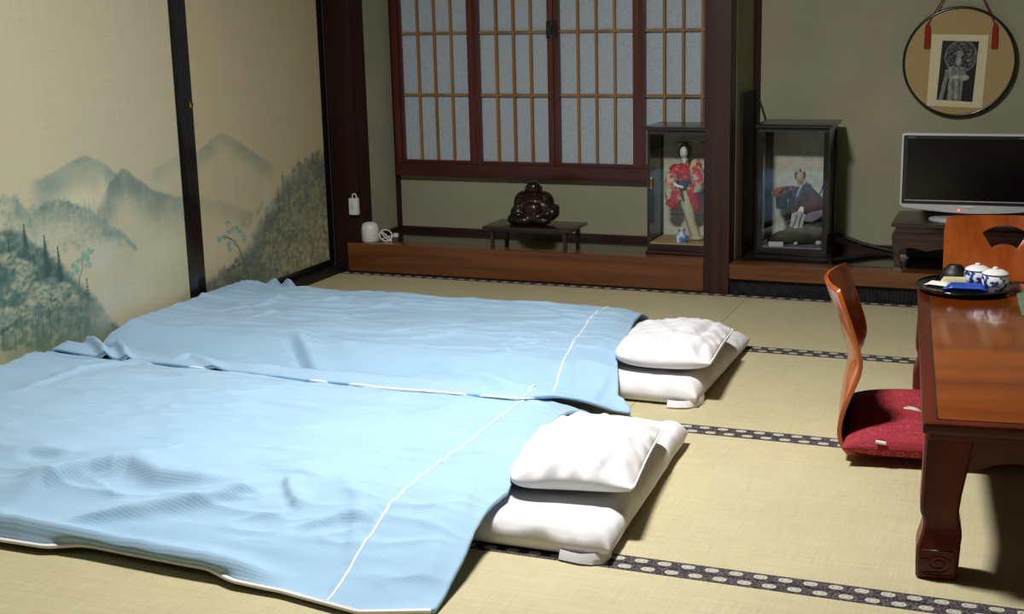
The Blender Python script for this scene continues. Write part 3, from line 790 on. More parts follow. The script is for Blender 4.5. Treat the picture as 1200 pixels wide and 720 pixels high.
# ---- pale blue blankets, draped as height fields over mattresses and mat
def pads_h(X, Y):
    h = np.zeros_like(X)
    for k in (0, 1):
        a, b = PADS[k]
        t = np.clip((Y-a[2])/(b[2]-a[2]), 0, 1); xr = a[1]+(b[1]-a[1])*t
        d = np.minimum(np.minimum(Y-a[2], b[2]-Y), np.minimum(X-a[0]+.05, xr-X))
        hh = np.minimum(sstep(-.075, .028, np.minimum(X-a[0]+.05, xr-X)), sstep(-.36, .05, Y-a[2]) if k == 0 else sstep(-.18, .03, Y-a[2]))
        hh = np.minimum(hh, sstep(-.18, .03, b[2]-Y) if k == 0 else sstep(-.26, .04, b[2]-Y))
        h = np.maximum(h, (T1+.004)*np.maximum(hh, sstep(-.03, .012, d)))
    return h
def polyd(X, Y, pts):
    best = np.full(X.shape, 9.); T = np.zeros_like(X); side = np.zeros_like(X); L = [0]
    for a, b in zip(pts, pts[1:]): L.append(L[-1]+math.dist(a, b))
    for k, (a, b) in enumerate(zip(pts, pts[1:])):
        dx, dy = b[0]-a[0], b[1]-a[1]; l2 = dx*dx+dy*dy
        t = np.clip(((X-a[0])*dx+(Y-a[1])*dy)/l2, 0, 1)
        ex, ey = X-a[0]-t*dx, Y-a[1]-t*dy; d = np.hypot(ex, ey); m = d < best
        best = np.where(m, d, best); T = np.where(m, (L[k]+t*math.sqrt(l2))/L[-1], T)
        side = np.where(m, np.sign(dx*(Y-a[1])-dy*(X-a[0])), side)
    return best, T, side
def fold(X, Y, pts, amp, wd, steep=.45):
    """ridge along a polyline: gentle behind, steep on the right-hand side of the path"""
    d, t, s = polyd(X, Y, pts)
    w_ = np.where(s > 0, wd, wd*steep)
    return amp*np.exp(-(d/w_)**2)*np.minimum(1, np.minimum(t, 1-t)*5+.04)
def g(l, z=.09): return [tuple(px(a, b, 2, z))[:2] for a, b in l]

def wr_common(X, Y, seed):
    wx = X+.06*fbm(X*2+seed, Y*2, 2); wy = Y+.05*fbm(X*2, Y*2+seed, 2)
    r1 = 1-np.abs(fbm(wx*1.6+seed, wy*7, 3))*4
    r2 = 1-np.abs(fbm(wx*3.2+wy*2+seed*2, wy*9-wx*2, 3))*4
    return .0080*np.clip(r1, 0, 1)**3+.0056*np.clip(r2, 0, 1)**3+.009*fbm(wx*2.1+seed, wy*4, 3)

def blanket_mesh(name, Lx, Rf, Nf, Ff, hf, nu, nv, loc, under=None):
    u = np.linspace(0, 1, nu); v = np.linspace(0, 1, nv); U, V = np.meshgrid(u, v)
    X0 = Lx(V)+(Rf(V)-Lx(V))*U; Y = Nf(X0)+(Ff(X0)-Nf(X0))*V; X = X0
    Z = hf(X, Y, U, V)
    if under is not None: Y = Y+under(X, Y-Nf(X0))          # hem rolled in under itself
    P = np.stack([X, Y, Z], -1)
    me = bpy.data.meshes.new(name)
    me.from_pydata((P.reshape(-1, 3)-np.array(loc)).tolist(), [], grid_faces(nv, nu).tolist()); me.update()
    return me, P

def interp(pts):
    a = np.array([p[0] for p in pts]); b = np.array([p[1] for p in pts])
    def f(t):
        return np.interp(t, a, b)
    return f

WALLX = -2.936
# near blanket: outline read off the floor
near_y = interp([(-2.95, 2.20), (-2.13, 2.160), (-1.90, 2.163), (-1.67, 2.150), (-1.40, 2.143), (-1.21, 2.110), (-1.07, 2.165)])
mid_y = interp([(-2.95, 3.26), (-2.79, 3.29), (-2.5, 3.285), (-2.16, 3.275), (-1.73, 3.258), (-1.34, 3.275), (-1.2, 3.36), (-1.1, 3.38)])
def R1(v): return interp([(0, -1.075), (.15, -1.088), (.27, -1.105), (.36, -1.10), (.46, -1.128), (.62, -1.155), (.75, -1.18), (.9, -1.19), (1, -1.16)])(v)
F1 = [(g([(0, 590), (50, 574), (110, 566), (160, 566), (190, 578), (240, 584), (305, 586)], .06), .030, .060),
      (g([(70, 610), (150, 607), (230, 604), (300, 596), (330, 585)], .05), .020, .040),
      (g([(338, 588), (342, 602), (352, 616)], .05), .016, .022),
      (g([(352, 636), (400, 628), (440, 634)], .04), .012, .03),
      (g([(0, 545), (40, 540), (90, 546)], .08), .012, .04),
      (g([(560, 640), (545, 600), (560, 560), (585, 520)], .09), .006, .03),
      (g([(500, 660), (520, 600), (560, 540), (600, 500)], .09), .006, .04),
      (g([(300, 480), (380, 492), (470, 488)], .09), .004, .03),
      (g([(120, 500), (220, 495), (330, 510), (420, 505)], .09), .005, .03),
      (g([(20, 470), (100, 440), (160, 430), (210, 426)], .09), .010, .03),
      (g([(390, 560), (420, 590), (410, 640)], .09), .006, .03)]
def h1(X, Y, U, V):
    base = pads_h(X, Y)
    e = np.minimum(np.minimum(V*1.3, (1-U)*1.8), 1)
    lift = .020+.012*sstep(0, .06, e)
    z = base+lift+wr_common(X, Y, 2.0)*(.35+.65*sstep(0, .1, e))
    for p, a, w_ in F1: z = z+fold(X, Y, p, a, w_)
    # hump of the loose overhang before it reaches the mat
    # rim comes down to the mat on the near side
    dn = Y-near_y(X)
    roll = sstep(-1.36, -1.60, X)
    z = .0165+(z-.0165)*(roll*sstep(-.004, .016, dn)+(1-roll)*sstep(-.01, .13, dn))
    z = z+.026*roll*np.exp(-((dn-.030)/.022)**2)*(1+1.5*fbm(X*5, X*0+.4, 2))
    # soft seam furrow where the facing is sewn on
    z = z-.004*np.exp(-((X+1.312)/.012)**2)
    # falls beside the mattress towards the second blanket
    z = z-.020*sstep(.90, 1, V)-.016*sstep(-1.32, -1.22, X)*sstep(3.12, 3.30, Y)
    z = z+.012*sstep(-2.75, -2.93, X)
    return np.maximum(z, .0165)
far_y = interp([(-2.95, 4.66), (-2.87, 4.67), (-2.745, 4.60), (-2.45, 4.57), (-2.23, 4.55), (-2.01, 4.52), (-1.735, 4.515), (-1.2, 4.52)])
def R2(v): return interp([(0, -1.085), (.05, -1.10), (.12, -1.150), (.2, -1.172), (.4, -1.235), (.5, -1.25), (.75, -1.31), (1, -1.34)])(v)
mid2_y = interp([(-2.95, 3.255), (-2.79, 3.275), (-2.5, 3.268), (-2.16, 3.252), (-1.95, 3.240), (-1.73, 3.236), (-1.5, 3.246), (-1.34, 3.246), (-1.26, 3.30), (-1.2, 3.345), (-1.13, 3.42), (-1.05, 3.46)])
F2 = [(g([(338, 396), (352, 404), (366, 418), (380, 431), (412, 438)]), .020, .036),
      (g([(332, 402), (346, 412), (360, 426), (374, 438), (410, 444)]), -.016, .020),
      (g([(415, 425), (460, 436), (520, 447), (570, 458), (606, 470)]), .026, .040),
      (g([(226, 368), (260, 372), (310, 362), (345, 350)]), .008, .03),
      (g([(300, 352), (360, 360), (430, 356)]), .006, .025),
      (g([(260, 385), (330, 372), (400, 378), (470, 372)]), .006, .025),
      (g([(330, 366), (400, 370), (480, 363), (540, 366)]), .005, .02),
      (g([(470, 405), (520, 400), (545, 394)]), .006, .03),
      (g([(560, 432), (600, 415), (650, 402)]), .006, .03),
      (g([(670, 400), (678, 425), (676, 445)]), .007, .025),
      (g([(640, 462), (690, 455), (716, 436)]), .008, .025),
      (g([(610, 472), (640, 466), (716, 470)], .06), .010, .02),
      (g([(200, 430), (225, 425), (250, 436), (262, 440)]), .014, .03),
      (g([(150, 416), (220, 408), (290, 412)]), .008, .03),
      (g([(318, 340), (330, 331), (345, 342)], .05), .045, .035),
      (g([(120, 405), (136, 414), (152, 428)], .09), .034, .022),
      (g([(98, 404), (108, 412), (128, 426)], .09), .032, .022)]
def h2(X, Y, U, V):
    base = pads_h(X, Y)
    e = np.minimum(np.minimum((1-V)*1.3, (1-U)*1.8), np.minimum(V*1.3, 1))
    lift = .018+.012*sstep(0, .08, e)
    z = base+lift+wr_common(X, Y, 9.0)*(.35+.65*sstep(0, .1, e))
    for p, a, w_ in F2: z = z+fold(X, Y, p, a, w_)
    z = np.where(Y > 4.45, .0165+(z-.0165)*sstep(-.002, .11, (1-V)*1.2), z)
    z = z-.004*np.exp(-((X+1.326+.12*(3.2-Y)*-1*0)/.012)**2)*0
    z = z+.016*sstep(-2.75, -2.93, X)
    # bulge over the head of the bed
    z = z+.010*np.exp(-((X+1.28)/.09)**2-((Y-4.0)/.4)**2)
    z = z+.010*sstep(3.50, 3.34, Y)
    return np.maximum(z, .0165)

for k, (lab, args) in enumerate((('pale blue towelling blanket farther from the alcove, spilling onto the mat', (R1, near_y, mid_y, h1)),
                                 ('pale blue towelling blanket closer to the alcove, bunched up at the painted doors', (R2, mid2_y, far_y, h2)))):
    Rf, Nf, Ff, hf = args
    loc = (-2.0, 2.8 if k == 0 else 4.0, 0)
    r = empty('blue_blanket', loc, 0, lab, 'blanket', 'pale blue blankets')
    me, P = blanket_mesh('blanket_cloth', lambda v: np.full_like(v, WALLX), Rf, Nf, Ff, hf, 330, 240, loc, (lambda x, d: .034*sstep(-1.50, -1.62, x)*sstep(-2.02, -1.92, x)*(1-sstep(0, .014, d))) if k == 0 else None)
    o = link_mesh('blanket_cloth', me, MAT['blue'], r, smooth=True)
    sm = o.modifiers.new('thick', 'SOLIDIFY'); sm.thickness = .009; sm.offset = -1; sm.use_rim = True
    # white piping round the outline
    rim = [Vector(P[0, i]) for i in range(0, 330, 2)]
    show = interp([(-2.95, 0), (-2.43, 0), (-2.40, 1), (-2.36, 1), (-2.33, 0), (-2.0, 0), (-1.97, 1), (-1.93, 1), (-1.9, 0), (-1.87, 0), (-1.84, 1), (-1.50, 1), (-1.47, 0), (-1.44, 1), (-1.33, 1), (-1.28, .2), (-1.0, .2)]) if k else (lambda t: 1.0)
    rim = [p-Vector(loc)+Vector((0, .010*(1-float(show(p.x))), -.0035-.006*(1-float(show(p.x))))) for p in rim]
    MB().tube(rim, .0055 if k == 0 else .0036, 6).build('white_piping', MAT['pipe'], r, smooth=True)
    # stitched seam of the head facing
    if k == 0: sx = interp([(2.1, -1.285), (2.5, -1.311), (3.2, -1.315), (3.5, -1.318)])
    else: sx = interp([(3.4, -1.322), (3.6, -1.345), (4.14, -1.446), (4.6, -1.46)])
    seam = []
    for i in range(0, 240, 2):
        ys = P[i, :, 1].mean(); xs = float(sx(P[i, 250, 1])); j = int(np.argmin(np.abs(P[i, :, 0]-xs)))
        t = P[i, j]; seam.append(Vector((xs, t[1], t[2]+.0008))-Vector(loc))
    MB().tube(seam, .0026, 5).build('facing_seam', MAT['pipe'], r, smooth=True)

# ================================================================== LOW TABLE AND WHAT IS ON IT
TR = math.radians(6.5)
TW, TL, TH = .84, 1.415, .33
table = empty('low_table', (-.238, 2.630, 0), TR, 'amber lacquered low table with carved curved legs', 'table')
MB().box(0, TW, 0, TL, .306, .3300).build('tabletop_frame', MAT['table'], table, bevel=.009, seg=4)
MB().box(.030, TW-.030, .030, TL-.030, .322, .3304).build('tabletop_panel', MAT['tabletop'], table, bevel=.0004)
MB().box(.028, TW-.028, .0265, .030, .322, .3309).box(.0265, .030, .0265, TL-.0265, .322, .3309).box(.028, TW-.028, TL-.030, TL-.0265, .322, .3309).box(TW-.030, TW-.0265, .0265, TL-.0265, .322, .3309).build('inlay_line', MAT['dark'], table)
MB().box(.012, TW-.012, .012, TL-.012, .292, .306).build('lower_moulding', MAT['table'], table, bevel=.004, seg=3)
# aprons with an arched lower edge
def apron(length):
    n = 24; pts = [(0, .291), (0, .215)]
    for k in range(n+1):
        t = k/n; x = length*t; a = min(t, 1-t)
        pts.append((x, .215+.035*sstep(0, .16, np.float64(a))))
    pts += [(length, .291)]
    return pts
fa = apron(TW-.10)
MB().prism(fa, 0, .016, axis=1).build('apron', MAT['table'], table, (.05, .024, 0))
MB().prism(fa, 0, .016, axis=1).build('apron', MAT['table'], table, (.05, TL-.040, 0))
sa = apron(TL-.10)
MB().prism(sa, 0, .016, axis=0).build('apron', MAT['table'], table, (.024, .05, 0))
MB().prism(sa, 0, .016, axis=0).build('apron', MAT['table'], table, (TW-.040, .05, 0))
# legs: (z, outer inset, inner reach)
LP = [(0, .004, .078), (.006, .001, .081), (.055, .0, .083), (.066, .001, .084), (.074, .003, .084), (.090, .008, .086), (.104, .011, .085), (.118, .012, .082), (.128, .009, .078), (.140, .005, .078), (.155, .004, .079), (.18, .005, .082), (.21, .006, .087), (.25, .007, .094), (.291, .008, .100)]
def leg_mesh(name):
    mb = MB(); rings = []
    for z, a, b in LP:
        e = .005; rings.append([(a+e, a, z), (b-e, a, z), (b, a+e, z), (b, b-e, z), (b-e, b, z), (a+e, b, z), (a, b-e, z), (a, a+e, z)])
    mb.loft(rings); return mb
def carve():
    mb = MB(); y = .0005; r = .0022
    fr = [(.012, .010), (.070, .010), (.074, .014), (.074, .058), (.070, .062), (.010, .062)]
    mb.tube([(a, y, b) for a, b in fr], r, 6)
    sp = []
    for k in range(44):
        t = k/43; an = -.6*PI+t*3.6*PI; rr = .024*(1-.78*t)
        sp.append((.043+rr*1.15*math.cos(an), y, .035+rr*.82*math.sin(an)))
    mb.tube([(.010, y, .014), (.020, y, .014)]+sp, r, 6)
    mb.tube([(.010, y, .040), (.016, y, .044), (.024, y, .043)], r, 6)
    return mb
LX = [(-.001, .012, 1, 1), (TW+.001, .012, -1, 1), (-.001, TL-.012, 1, -1), (TW+.001, TL-.012, -1, -1)]
lm, cm_ = leg_mesh('leg').mesh('leg'), carve().mesh('carved_scroll')
for x, y, sx, sy in LX:
    l = link_mesh('leg', lm, MAT['tableleg'], table, (x, y, 0), smooth=False); l.scale = (sx, sy, 1)
    c = link_mesh('carved_scroll', cm_, MAT['table'], l)
lm.shade_smooth(); lm.set_sharp_from_angle(angle=math.radians(35)); cm_.shade_smooth()

ZTB = .331
def onto(x, y, z=ZTB): return px(x, y, 2, z)
# black tray
tc = Vector((-.256, 3.893, ZTB+.0005))
tray = empty('serving_tray', tc, 0, 'round black lacquer tray on the low table', 'tray'); tray.scale = (1.08, 1.12, 1)
MB().lathe([(.001, 0), (.100, 0), (.112, .003), (.1205, .0145), (.122, .016), (.119, .0155), (.109, .006), (.100, .004), (.001, .004)], 56).build('tray_dish', MAT['lacq'], tray, smooth=True)
MB().tube([(.120*math.cos(2*PI*k/56), .120*math.sin(2*PI*k/56), .0155) for k in range(56)], .0028, 8, True).build('tray_rim', MAT['lacq'], tray, smooth=True)
ZTR = ZTB+.006
def lidded_cup(p, s, label, yaw):
    r = empty('lidded_teacup', p, yaw, label, 'teacup', 'lidded teacups on the tray')
    MB().lathe([(.001, 0), (.016*s, 0), (.018*s, .003*s), (.019*s, .004*s), (.030*s, .014*s), (.0355*s, .026*s), (.0365*s, .038*s), (.0345*s, .047*s), (.033*s, .049*s), (.001, .049*s)], 32).build('cup_bowl', MAT['porc'], r, smooth=True)
    lid = MB().lathe([(.001, .050*s), (.0345*s, .0495*s), (.0355*s, .051*s), (.031*s, .056*s), (.020*s, .061*s), (.009*s, .063*s), (.001, .0635*s)], 32).build('cup_lid', MAT['paperw'], r, smooth=True)
    MB().tube([(.0352*s*math.cos(2*PI*k/40), .0352*s*math.sin(2*PI*k/40), .0505*s) for k in range(40)], .0012*s, 6, True).build('blue_line', MAT['bluep'], lid, smooth=True)
    MB().lathe([(.001, .062*s), (.006*s, .063*s), (.0075*s, .066*s), (.006*s, .069*s), (.001, .070*s)], 16).build('lid_knob', MAT['paperw'], lid, smooth=True)
    # painted sprig standing as a thin glaze on the side towards the table's near end
    bow = []
    cxs = [(-.35, .03), (0, .026), (.35, .03)]
    mb = MB()
    for a0, zz, rr in ((-1.72, .031, .006), (-1.42, .031, .006), (-1.57, .026, .005), (-1.86, .019, .004), (-1.28, .019, .004), (-1.70, .022, .004), (-1.44, .022, .004)):
        R = .0362*s
        c = (R*math.cos(a0), R*math.sin(a0), zz*s)
        mb.ball(c, (rr*s, rr*s*.35, rr*s*.7), ellipse_rot((0, 0, 1), a0+PI/2), 8, 5)
    mb.build('blue_sprig', MAT['bluep'], r, smooth=True)
    return r
lidded_cup((-.176, 3.872, ZTR-.0015), 1.0, 'blue and white lidded teacup at the tray rim beside the placemat', 0)
lidded_cup((-.226, 3.926, ZTR-.0015), .97, 'blue and white lidded teacup in the middle of the tray beside the black bowl', .3)
# upturned black bowl
bw = empty('lacquer_bowl', (-.289, 3.966, ZTR-.0015), 0, 'upturned black lacquer bowl at the back of the tray', 'bowl'); bw.scale = (1.12, 1, .92)
MB().lathe([(.035, 0), (.0365, .001), (.0365, .014), (.0345, .030), (.028, .044), (.019, .051), (.017, .056), (.015, .056), (.001, .0565)], 36).build('bowl_shell', MAT['sill'], bw, smooth=True)
MB().tube([(.0362*math.cos(2*PI*k/40), .0362*math.sin(2*PI*k/40), .002) for k in range(40)], .0018, 6, True).build('bowl_lip', MAT['sill'], bw, smooth=True)
# wrapped towels / packets lying on the tray
def packet(name, p, L, Wd, Hh, yaw, tilt, mat, label, group=None):
    r = empty(name, p, yaw, label, 'packet', group); r.rotation_euler = (0, tilt, yaw)
    n = 14; rings = []
    for k in range(n+1):
        t = k/n; x = -L/2+L*t; e = min(t, 1-t)*n
        f = min(1, .15+e*.42); ws = Wd/2*(1+.10*(1-min(1, e*.5)))
        h = Hh*f
        rings.append([(x, -ws, h*.35), (x, -ws*.6, 0.0), (x, ws*.6, 0), (x, ws, h*.35), (x, ws*.6, h), (x, 0, h*1.08), (x, -ws*.6, h)])
    MB().loft(rings).build('wrapper', mat, r, smooth=True)
    MB().box(-L/2-.004, -L/2+.002, -Wd*.52, Wd*.52, Hh*.1, Hh*.2).build('crimped_end', mat, r)
    MB().box(L/2-.002, L/2+.004, -Wd*.52, Wd*.52, Hh*.1, Hh*.2).build('crimped_end', mat, r)
    return r
p = onto(1133, 335, ZTR); packet('blue_packet', (p.x+.000, p.y-.045, ZTR-.001), .110, .036, .017, .06, 0, MAT['bluewrap'], 'shiny blue wrapped towel roll lying in front of the teacups')
p = onto(1098, 331, ZTR); packet('white_packet', (p.x+.010, p.y-.045, ZTR+.001), .066, .034, .010, -.35, 0, MAT['paperw'], 'white paper packet lying on the tray edge')
p = onto(1118, 328, ZTR); packet('cream_packet', (p.x+.008, p.y-.075, ZTR+.000), .085, .022, .022, .10, 0, MAT['paperc'], 'cream paper packet behind the blue wrapped towel')
# placemat at the sitter's place
pm = onto(1184, 342)
mat_r = empty('placemat', (pm.x+.014, pm.y-.002, ZTB), TR+math.radians(-1), 'green bordered cream placemat beside the tray', 'placemat')
MB().box(0, .42, -.29, 0, 0, .0022).build('border', MAT['matgreen'], mat_r)
MB().box(.030, .39, -.262, -.028, .0022, .0028).build('cream_panel', MAT['matcream'], mat_r)

# ================================================================== FLOOR CHAIRS (zaisu)
CP = [(-.504, .437), (-.493, .408), (-.481, .377), (-.463, .324), (-.449, .280), (-.444, .250), (-.448, .222), (-.459, .190), (-.475, .149), (-.487, .108), (-.490, .070), (-.480, .040), (-.462, .024), (-.43, .016), (-.36, .013), (-.20, .012), (-.08, .012), (-.02, .013)]
CP = [(x+.490, z) for x, z in CP]            # local: the bend of the seat at x=0, sitter faces +x
def bezsmooth(pts, n=4):
    out = []
    for i in range(len(pts)-1):
        p0 = pts[max(i-1, 0)]; p1 = pts[i]; p2 = pts[i+1]; p3 = pts[min(i+2, len(pts)-1)]
        for k in range(n):
            t = k/n
            out.append(tuple(.5*(2*b+(c-a)*t+(2*a-5*b+4*c-d)*t*t+(-a+3*b-3*c+d)*t**3) for a, b, c, d in zip(p0, p1, p2, p3)))
    return out+[pts[-1]]
def chair_shell():
    path = bezsmooth(CP, 4); th = .011; n = 17; rings_t = []; rings_b = []
    N = len(path); W0 = .385
    for i, (x, z) in enumerate(path):
        a = path[max(i-1, 0)]; b = path[min(i+1, N-1)]; tx, tz = b[0]-a[0], b[1]-a[1]; l = math.hypot(tx, tz)
        nx, nz = tz/l, -tx/l                  # towards the floor / the back
        back = float(sstep(.05, .30, np.float64(z)))
        t_end = i/(N-1)
        wd = W0*(1-.03*back)*(1-.22*float(sstep(.02, .10, np.float64(x)))*(1-back))
        if i < 6: wd *= (.93+.07*(i/6)**.5)   # rounded top corners
        rt = []; rb = []
        for k in range(n):
            s_ = -1+2*k/(n-1)
            dish = -.038*back*(1-s_*s_)
            px_, pz_ = x+dish, z
            y = s_*wd/2
            rt.append((px_-nx*0, y, pz_-nz*0)); rb.append((px_+nx*th, y, pz_+nz*th))
        rings_t.append(rt); rings_b.append(rb)
    mb = MB()
    rings = [a+b[::-1] for a, b in zip(rings_t, rings_b)]
    mb.loft(rings)
    return mb
def fan_cutter():
    """fan-shaped hand hole"""
    pts = []
    for k in range(13):
        a = math.radians(52+76*k/12); pts.append((.112*math.cos(a), .300+.112*math.sin(a)*.94))
    for k in range(9):
        a = math.radians(128-76*k/8); pts.append((.062*math.cos(a), .290+.058*math.sin(a)))
    mb = MB(); mb.prism(pts, -.15, .15, axis=0); return mb
def build_shell():
    me = chair_shell().mesh('bent_shell'); o = bpy.data.objects.new('tmp_shell', me); COL.objects.link(o)
    cm = fan_cutter().mesh('cut'); c = bpy.data.objects.new('tmp_cut', cm); COL.objects.link(c)
    b = o.modifiers.new('hole', 'BOOLEAN'); b.operation = 'DIFFERENCE'; b.object = c; b.solver = 'EXACT'
    bv = o.modifiers.new('bev', 'BEVEL'); bv.width = .003; bv.segments = 2; bv.limit_method = 'ANGLE'; bv.angle_limit = math.radians(50)
    dg = bpy.context.evaluated_depsgraph_get(); out = bpy.data.meshes.new_from_object(o.evaluated_get(dg)); out.name = 'bent_shell'
    for q in (o, c): bpy.data.objects.remove(q)
    out.shade_smooth(); out.set_sharp_from_angle(angle=math.radians(40))
    return out
shell_me = build_shell()
def cushion_mesh(L=.45, Wd=.47, T=.088):
    nu = nv = 44; u = np.linspace(-1, 1, nu); u = .5*u+.5*np.sin(u*PI/2); U, V = np.meshgrid(u, u)
    k = .035
    X = U*(1-k*(1-V**2)*np.abs(U)**3)*L/2; Y = V*(1-k*(1-U**2)*np.abs(V)**3)*Wd/2
    P = np.clip((1-np.abs(U)**3)*(1-np.abs(V)**3), 0, 1)
    zt = T*.62*P**.46+.008*fbm(X*18, Y*18, 3)*P-.022*np.exp(-(U**2+V**2)/.03)-.010*np.exp(-(V/.16)**2)*(1-U**2)-.006*np.exp(-(U/.16)**2)*(1-V**2)
    zl = -T*.42*P**.30
    n, m = U.shape
    A = np.stack([X.ravel(), Y.ravel(), zt.ravel()], 1); B = np.stack([X.ravel(), Y.ravel(), np.minimum(zl, zt-.0005).ravel()], 1)
    Fc = np.vstack([grid_faces(n, m), grid_faces(n, m, n*m, True)]).tolist()
    i = np.arange(n*m).reshape(n, m); rim = np.concatenate([i[0, :-1], i[:-1, -1], i[-1, :0:-1], i[:0:-1, 0]])
    for a, b in zip(rim, np.roll(rim, -1)): Fc.append((int(a), int(a+n*m), int(b+n*m), int(b)))
    me = bpy.data.meshes.new('cushion'); me.from_pydata(np.vstack([A, B]).tolist(), [], Fc); me.update(); me.shade_smooth()
    return me
cush_me = cushion_mesh()
def chair(loc, rz, label, clabel):
    r = empty('floor_chair', loc, rz, label, 'chair', 'legless floor chairs')
    link_mesh('bent_shell', shell_me, MAT['chair'], r)
    ca, sa_ = math.cos(rz), math.sin(rz); lx = .228; lz = .012+.038
    c = empty('seat_cushion', (loc[0]+lx*ca, loc[1]+lx*sa_, loc[2]+lz), rz, clabel, 'cushion', 'maroon seat cushions')
    link_mesh('cushion_body', cush_me, MAT['cushion'], c)
    MB().box(-.146, -.122, -.236, -.228, .000, .005).build('care_tag', MAT['pipe'], c, rot=(0, .12, 0))
    # tufted centre
    MB().ball((0, 0, .018), (.006, .006, .004)).build('tuft', MAT['pipe'], c, smooth=True)
    return r
chair((-.513, 3.495, 0), TR, 'orange plywood floor chair seen edge-on at the long side of the table', 'maroon cushion on the floor chair at the long side of the table')
chair((-.182, 4.535, 0), TR-PI/2, 'orange plywood floor chair with fan-shaped hand hole facing the table end', 'maroon cushion on the floor chair at the table end')

# ================================================================== DISPLAY ALCOVE
# low display stand with the bronze figure
dt = empty('display_stand', (-2.078, 5.275, ZT+.0005), 0, 'small dark wooden display stand in the alcove under the bronze figure', 'stand')
MB().box(-.198, .198, -.105, .105, .088, .100).build('stand_top', MAT['dark'], dt, bevel=.003)
MB().box(-.172, .172, -.085, .085, .074, .088).build('stand_apron', MAT['dark'], dt, bevel=.002)
for x in (-.163, .163):
    for y in (-.078, .078):
        MB().loft([[(x-a, y-a, z), (x+a, y-a, z), (x+a, y+a, z), (x-a, y+a, z)] for z, a in ((0, .0065), (.01, .0075), (.04, .0065), (.074, .009))]).build('leg', MAT['dark'], dt)

def rx(a): return ellipse_rot((1, 0, 0), a)
def ry(a): return ellipse_rot((0, 1, 0), a)
def rz(a): return ellipse_rot((0, 0, 1), a)
hp = px(623, 262, 1, 5.28)
ho = empty('seated_figure', (-2.085, 5.285, ZT+.1006), math.radians(12), 'dark bronze laughing figure with round belly seated on the display stand', 'statue')
mb = MB()
mb.ball((0, .0, .035), (.100, .062, .036))                       # folded legs and robe
mb.ball((.0, .0, .075), (.075, .055, .062))                      # trunk
mb.ball((-.042, .005, .085), (.046, .040, .056))                 # draped shoulders
mb.ball((.042, .005, .085), (.046, .040, .054))
mb.ball((0, -.030, .066), (.048, .036, .040))                    # bare belly
mb.ball((-.064, -.012, .045), (.036, .042, .042))                # sleeve on the knee
mb.ball((-.085, .0, .022), (.030, .045, .024))
mb.ball((.080, -.012, .052), (.032, .042, .030))                 # sack under the arm
mb.ball((.093, -.004, .070), (.018, .026, .014))
mb.ball((.04, -.045, .022), (.042, .026, .020)); mb.ball((-.04, -.045, .022), (.042, .026, .020))
mb.ball((0, .002, .128), (.030, .028, .022))                     # neck and jowls
mb.ball((.0, -.004, .152), (.0315, .032, .033))                  # bald head
for k in range(7):                                               # robe folds over the shoulders
    a = -1.1+.36*k
    mb.tube([(.052*math.sin(a), -.030, .120-.02*abs(a)), (.070*math.sin(a*1.05), -.042, .08), (.085*math.sin(a*1.1), -.040, .035)], .006, 6)
body = fuse('bronze_body', mb, MAT['bronze'], ho, .0035, 3)
mb = MB(); mb.ball((-.032, .0, .143), (.006, .010, .019)); mb.build('ear', MAT['bronze'], ho, smooth=True)
mb = MB(); mb.ball((.032, .0, .143), (.006, .010, .019)); mb.build('ear', MAT['bronze'], ho, smooth=True)
MB().ball((0, -.036, .149), (.006, .006, .007)).build('nose', MAT['bronze'], ho, smooth=True)
MB().tube([(-.014, -.032, .140), (-.007, -.0355, .1355), (0, -.0365, .134), (.007, -.0355, .1355), (.014, -.032, .140)], .0022, 6).build('mouth', MAT['bronze'], ho, smooth=True)
for sx in (-1, 1):
    MB().tube([(sx*.018, -.030, .158), (sx*.012, -.034, .160), (sx*.006, -.034, .158)], .002, 6).build('eye', MAT['bronze'], ho, smooth=True)
MB().ball((.0, -.066, .060), (.004, .003, .004)).build('navel', MAT['bronze'], ho, smooth=True)
MB().ball((-.058, -.052, .046), (.018, .013, .012)).build('hand', MAT['bronze'], ho, smooth=True)
MB().ball((.062, -.050, .050), (.018, .013, .012)).build('hand', MAT['bronze'], ho, smooth=True)
for k in range(9):
    MB().ball((-.060+.015*k, -.058-.004*math.sin(k), .026+.003*math.cos(k*2)), .0055).build('prayer_bead', MAT['bronze'], ho, smooth=True)

# white wireless base with its bundled cord, and a plug adapter on the post
rp = (-2.828, 5.205, ZT+.009)
ro = empty('wireless_router', rp, 0, 'white rounded plastic router standing on the alcove step', 'router')
MB().lathe([(.001, 0), (.037, 0), (.039, .003), (.039, .05), (.037, .066), (.030, .077), (.018, .082), (.001, .083)], 32).build('housing', MAT['plastic'], ro, smooth=True)
MB().lathe([(.001, -.003), (.036, -.003), (.0365, 0), (.001, .0)], 32).build('foot_ring', MAT['grey'], ro, smooth=True)
cd = empty('coiled_cable', (rp[0]+.075, rp[1]+.02, ZT), 0, 'white power cord bundled beside the router', 'cord')
def loopc(ph, zr, s):
    return [(-.04+.052*s*(1-math.cos(2*PI*k/18))*.62, .018*math.sin(2*PI*k/18+ph)*s, .010+zr*(1+math.sin(2*PI*k/18+ph))) for k in range(19)]
MB().tube(loopc(.3, .022, 1), .0032, 7).build('cord_loop', MAT['plastic'], cd, smooth=True)
MB().tube(loopc(1.3, .016, 1.05), .0032, 7).build('cord_loop', MAT['plastic'], cd, smooth=True)
MB().tube([(-.04, 0, .01), (-.01, .004, .020), (.022, .01, .032), (.034, .012, .034)], .0032, 7).build('cord_tail', MAT['plastic'], cd, smooth=True)
MB().box(.026, .046, .004, .02, .024, .042).build('plug', MAT['plastic'], cd, bevel=.004)
ap = px(416.5, 241.5, 1, YF+.015)
ad = empty('plug_adapter', (ap.x, YF+.0158, ap.z), 0, 'small white plug adapter fixed on the dark corner post', 'adapter')
